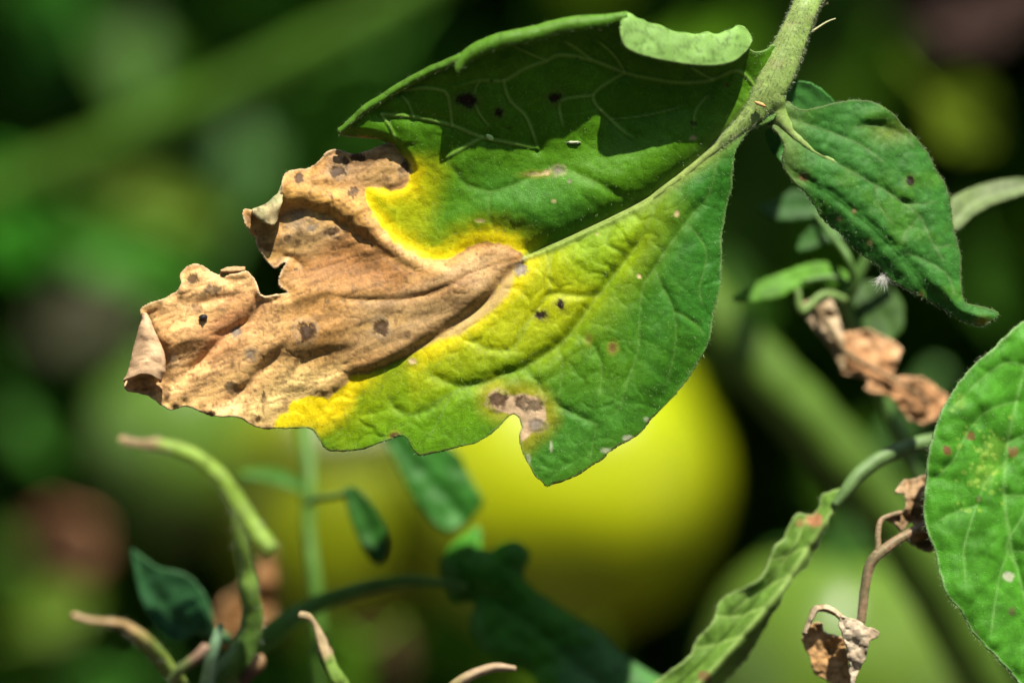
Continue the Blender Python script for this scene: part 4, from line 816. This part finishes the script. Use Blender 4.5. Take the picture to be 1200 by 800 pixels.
tomato(654, 560, -255, 190, 186, (.31, .355, .002), (.27, .35, .004), 'large yellow tomato behind the lower half of the blighted leaf', 1, .15)
tomato(400, 590, -290, 140, 175, (.15, .185, .002), (.14, .19, .005), 'olive yellow tomato left of the large yellow one, below the brown tip', 2, -.1)
tomato(215, 515, -300, 105, 125, (.085, .16, .02), (.08, .17, .03), 'round green tomato blurred behind the brown leaf tip', 5, .1)
tomato(975, 800, -150, 150, 165, (.075, .13, .012), (.09, .17, .02), 'pale green tomato behind the drooping folded leaf at the bottom right', 3, .1)
tomato(1130, 860, -190, 170, 170, (.07, .085, .006), (.07, .10, .01), 'olive tomato in the bottom right corner behind the edge leaf', 4, -.2)

# ------------------------------------------------------------------ lower middle leaves
KO = [(516, 656), (532, 634), (546, 624), (560, 614), (565, 628), (564, 640), (576, 644), (588, 635), (608, 634), (621, 648), (614, 672), (624, 688), (648, 704), (672, 720), (700, 736), (728, 764), (764, 788), (784, 800), (806, 830), (790, 870), (720, 870), (660, 840), (620, 790), (584, 776), (560, 756), (552, 728), (556, 704), (532, 704), (520, 680)]
KV = [[(505, 680), (560, 690), (620, 730), (690, 790), (770, 860)], [(560, 690), (555, 660), (558, 620)], [(590, 708), (600, 670), (606, 640)], [(640, 745), (665, 740), (690, 735)], [(600, 715), (580, 740), (565, 750)], [(660, 765), (640, 780), (625, 785)]]
hf, cf = plain_leaf((.045, .180, .012), 61, 7, (.05, .25), KV, 30, [(715, 800, 60, (.08, .17, .08), .5)], (.06, .17, .03), .5, None, lambda x, y, sd: -14 * sstep(25, 0, sd) ** 2)
k1 = thing('tomato_leaf', 'dark shaded lobed leaf at the bottom centre below the yellow tomato', 'leaf')
blade('leaflet', KO, hf, cf, M_SOFT, k1, -24, 2.4, .0003)
hf, cf = plain_leaf((.030, .135, .016), 63, 6, (.1, .2), [[(458, 515), (500, 560), (545, 612)], [(490, 550), (515, 545), (540, 550)], [(505, 570), (505, 590), (515, 610)]], 30, (), (.06, .20, .05), .5)
k2 = thing('tomato_leaf', 'mid green leaf hanging in front of the yellow tomato under the blighted leaf', 'leaf')
blade('leaflet', [(440, 470), (470, 480), (505, 505), (530, 525), (540, 535), (552, 560), (566, 584), (556, 604), (532, 621), (518, 620), (496, 600), (476, 568), (458, 530), (446, 500)], hf, cf, M_SOFT, k2, -36, 2.6, .0003)
tube('petiole', [(446, 480, -36, 5), (430, 450, -40, 6), (420, 400, -48, 7)], M_STEM, k2, stc((.06, .15, .03)), 10, 6)
hf, cf = plain_leaf((.02, .085, .010), 65, 4, (.2, .1), [[(408, 574), (428, 610), (446, 655)]], 20)
k3 = thing('tomato_leaf', 'small dark oval leaf in front of the olive tomato', 'leaf')
blade('leaflet', [(402, 574), (412, 570), (422, 574), (440, 596), (454, 624), (453, 650), (442, 661), (428, 648), (416, 622), (407, 594)], hf, cf, M_SOFT, k3, -27, 2.4, .0003)
tube('petiole', [(409, 576, -27, 3), (395, 581, -28, 3.5), (372, 584, -32, 4), (362, 590, -38, 4.5)], M_STEM, k3, stc((.03, .09, .02)), 10, 4)
hs = thing('tomato_vine', 'dark green horizontal stem running from the withered stalks to the dark leaf', 'stem')
tube('stem', [(285, 765, -24, 15), (311, 747, -24, 14), (335, 728, -24, 12), (362, 712, -25, 11), (400, 696, -25, 9.5), (440, 685, -26, 8.5), (480, 680, -25, 7), (515, 682, -24, 5), (545, 688, -24, 4)], M_STEM, hs, stc((.05, .125, .012)), 14, 4)
ts = thing('tomato_vine', 'thin pale green upright stem below the brown leaf tip', 'stem')
tube('stem', [(352, 430, -55, 9), (357, 505, -48, 9.5), (363, 560, -44, 9), (362, 620, -42, 8.5), (370, 690, -40, 9), (378, 800, -40, 10), (380, 900, -42, 11)], M_STEM, ts, stc((.055, .13, .012)), 12, 5)
hf, cf = plain_leaf((.04, .14, .010), 67, 5, (0, .5), [[(360, 575), (325, 558), (282, 556)]], 18)
blade('leaflet', [(362, 580), (350, 562), (325, 550), (298, 548), (278, 556), (300, 562), (330, 570)], hf, cf, M_SOFT, ts, -44, 2.4, .0003)

# ------------------------------------------------------------------ withered stalks at the lower left
wt_ = thing('withered_truss', 'broken withered green stalks with brown tips at the lower left', 'withered stalk')
def two(c0, c1, a, b): return lambda u, q: mix(np.tile(np.array(c0, float), (len(u), 1)), c1, sstep(a, b, u + .06 * fbm(u * 12, q * 4, 3, 2))) * (1 + .22 * fbm(u * 30, q * 6, 5, 2))[:, None]
a1 = tube('stalk', [(140, 514, 22.0, 4.0), (150, 518, 22.0, 5.4), (162, 520, 22.0, 5.0), (175, 521, 22.0, 7.2), (184, 521, 22.0, 8.1), (210, 527, 22.0, 8.6), (236, 540, 22.0, 9.0), (259, 560, 22.0, 9.5), (274, 582, 22.0, 9.9), (289, 606, 22.0, 10.8), (304, 626, 22.5, 10.8), (318, 644, 23.0, 9.0)], M_STEM, wt_, two((.25, .18, .085), (.15, .24, .025), .16, .24), 16, 2.5, .12, 7)
a2 = tube('stalk', [(283, 594, 18, 8), (281, 612, 18, 9), (283, 640, 17.5, 8.5), (287, 668, 16, 9.5), (290, 684, 15.5, 12.5), (293, 700, 15, 11.5), (296, 718, 14, 12.5), (293, 745, 13, 14), (280, 775, 12, 18), (258, 806, 10, 20), (225, 880, 5, 23)], M_STEM, wt_, two((.13, .21, .03), (.065, .14, .02), 0.05, .7), 16, 3, .08, 8)
a3 = tube('stalk', [(85, 720, 21.0, 3.6), (98, 725, 21.0, 4.5), (112, 728, 21.0, 4.5), (130, 729, 21.0, 5.0), (147, 733, 20.0, 5.9), (165, 748, 19.0, 8.1), (188, 771, 15.0, 8.6), (208, 797, 11.0, 9.0), (240, 840, -1.0, 10.8)], M_STEM, wt_, two((.25, .165, .07), (.13, .18, .03), .34, .5), 14, 2.5, .16, 9)
tube('stalk', [(242, 757, 17, 6), (232, 768, 17, 6.5), (214, 782, 16, 6), (202, 796, 14, 6)], M_STEM, wt_, two((.22, .14, .09), (.15, .21, .06), .3, .6), 12, 2.5, .07, 10)
tube('stalk', [(258, 732, 15, 4), (252, 755, 15, 7), (246, 780, 14, 8), (240, 815, 12, 9)], M_STEM, wt_, stc((.13, .22, .12)), 12, 3, .07, 11)
tube('bud', [(306, 768, 15, 5), (302, 776, 15, 9), (294, 786, 14, 8), (285, 798, 13, 6)], M_STEM, wt_, two((.22, .13, .06), (.05, .02, .012), .2, .5), 12, 2.5, .12, 12)
for b, s_, n_ in ((a1, 41, 500), (a2, 42, 400), (a3, 43, 300)):
    hp, hn = pick(b, n_, s_); hairs('fuzz', hp, hn, .0006, .000016, M_HAIR, b.o, .4, s_, (.5, .55, .4))
hf, cf = plain_leaf((.022, .085, .028), 71, 5, (.25, .0), [[(156, 648), (185, 700), (215, 735), (250, 742)]], 22, (), (.04, .12, .04), .5, (.05, .14, .05))
bl = thing('tomato_leaf', 'dark blue-green pointed leaf among the withered stalks at the lower left', 'leaf')
blade('leaflet', [(154, 644), (168, 652), (185, 664), (205, 668), (225, 677), (240, 695), (248, 715), (252, 741), (235, 740), (218, 748), (202, 752), (188, 742), (176, 725), (164, 695), (157, 665)], hf, cf, M_SOFT, bl, -23, 2.2, .0003)
tube('petiole', [(235, 741, -23, 4), (252, 741, -22.5, 5), (272, 750, -23, 5)], M_STEM, bl, stc((.05, .15, .05)), 10, 4)
st1 = thing('broken_stalk', 'short green stalk with a bent tan tip at the bottom left of centre', 'stalk')
tube('stalk', [(351, 720, 9, 4), (361, 722, 9, 4.5), (369, 731, 9, 4), (376, 748, 9, 6), (381, 764, 9, 7.5), (386, 776, 9, 8), (394, 792, 9, 9), (404, 812, 8, 11), (420, 850, 6, 13)], M_STEM, st1, two((.28, .21, .11), (.12, .20, .03), .40, .46), 14, 2, .2, 13)
st2 = thing('broken_stalk', 'tan dried stalk tip poking up at the bottom centre edge', 'stalk')
tube('stalk', [(604, 783, 8, 3), (590, 782, 8, 4.5), (575, 783, 8, 5), (558, 789, 8, 5), (542, 798, 8, 5.5), (525, 815, 7, 6.5), (510, 860, 4, 8)], M_STEM, st2, two((.28, .20, .12), (.20, .18, .06), .35, .7), 12, 2, .2, 14)
db = thing('dead_leaf', 'blurred orange-brown dead leaf behind the upright withered stalk at the lower left', 'dead leaf')
dry_leaf('dried_leaflet', [(318, 640), (330, 665), (325, 700), (315, 735), (290, 760), (262, 755), (252, 730), (262, 700), (280, 690), (300, 668)], db, -58, 73, (.20, .10, .035), (.26, .13, .05), 10, (0, .2), 3)


# named leaves and stems of the blurred background
def bstem(pts, col, label): 
    r = thing('tomato_vine', label, 'stem'); tube('stem', pts, M_STEM, r, lambda u, q: np.tile(np.array(col), (len(u), 1)) * (1 + .15 * fbm(u * 12, q * 4, 2, 2))[:, None], 16, 8, .04, 1); return r
bstem([(790, 300, -84, 30), (850, 385, -84, 33), (900, 440, -84, 34), (960, 505, -85, 34), (1015, 570, -87, 34), (1080, 660, -92, 36), (1160, 800, -100, 38), (1220, 960, -110, 40)], (.06, .12, .010), 'thick olive green diagonal stem right of the yellow tomato')
bstem([(600, -75, -215, 15), (490, -12, -218, 17), (400, 38, -220, 18), (300, 90, -225, 20), (200, 140, -230, 22), (110, 185, -235, 24), (30, 215, -240, 25), (-80, 260, -248, 27)], (.042, .105, .004), 'thick blurred green stem slanting across the upper left')
LB = [  # base, tip, width, roll, colour, label
 ((460, 60, -270), (330, 230, -280), .62, 20, (0.052, 0.176, 0.015), 'soft dull green leaf above the brown upper lobe'),
 ((350, -60, -330), (240, 60, -340), .7, 10, (0.057, 0.203, 0.009), 'blurred green leaf at the top left above the slanting stem'),
 ((80, -40, -300), (20, 130, -310), .6, -15, (0.034, 0.162, 0.012), 'blurred deep green leaf in the upper left corner'),
 ((-40, 180, -260), (60, 330, -265), .6, 10, (0.046, 0.257, 0.015), 'blurred bright green leaf at the left edge below the stem'),
 ((130, 235, -300), (270, 255, -300), .42, 30, (0.086, 0.149, 0.006), 'blurred pale olive leaf patch left of the brown upper lobe'),
 ((60, 270, -280), (260, 330, -285), .4, 15, (0.034, 0.149, 0.006), 'blurred dark green leaf under the pale olive patch at left'),
 ((20, 470, -300), (90, 560, -300), .5, 10, (0.034, 0.135, 0.009), 'blurred green leaf at the left edge below the dark gap'),
 ((30, 740, -260), (110, 690, -265), .6, 10, (0.069, 0.128, 0.002), 'blurred yellow-green leaf in the lower left corner'),
 ((150, 800, -200), (60, 850, -200), .7, 10, (0.046, 0.176, 0.015), 'blurred green leaf along the bottom left edge'),
 ((430, 760, -140), (340, 800, -150), .7, 0, (0.115, 0.270, 0.009), 'blurred light green leaf under the horizontal stem'),
 ((700, -60, -300), (680, 30, -310), .8, 0, (0.230, 0.351, 0.012), 'blurred yellow-green leaf at the top edge above the leaf rim'),
 ((860, -80, -320), (840, 60, -330), .5, 20, (0.046, 0.149, 0.006), 'blurred green leaf at the top edge between rim and stalk'),
 ((1090, 110, -170), (1180, 170, -175), .7, 0, (.11, .17, .006), 'blurred yellow-green leaf glowing above the right leaflet'),
 ((880, 400, -240), (840, 300, -240), .5, 0, (0.034, 0.108, 0.006), 'blurred dark leaf in the gap right of the blighted leaf'),
 ((1150, 300, -260), (1190, 400, -260), .5, 0, (0.029, 0.095, 0.004), 'blurred dark leaf behind the edge-on leaf at right'),
 ((660, 780, -230), (560, 830, -240), .6, 0, (0.115, 0.230, 0.006), 'blurred olive leaf beneath the yellow tomato at the bottom'),
]
for i, (a, b, wd_, ro, c_, lb) in enumerate(LB):
    leaf_at('tomato_leaf', a, b, wd_, ro, c_, None, i, M_SOFT, lb, 'leaf')
for i, (a, b, wd_, c_, lb) in enumerate([((115, 615, -230), (20, 670, -240), .7, (.36, .18, .09), 'blurred dead brown leaf at the left edge'), ((1230, -40, -230), (1020, 20, -240), .6, (.065, .038, .032), 'blurred purplish brown dead leaf in the upper right corner'), ((40, 400, -330), (180, 330, -340), .5, (.038, .038, .020), 'blurred grey-brown withered leaf at left beside the brown lobe'), ((470, 740, -170), (420, 800, -175), .7, (.20, .14, .06), 'blurred brownish dead leaf under the olive tomato')]):
    leaf_at('dead_leaf', a, b, wd_, 10, c_, None, i + 30, M_DRY, lb, 'dead leaf', stalk=False)
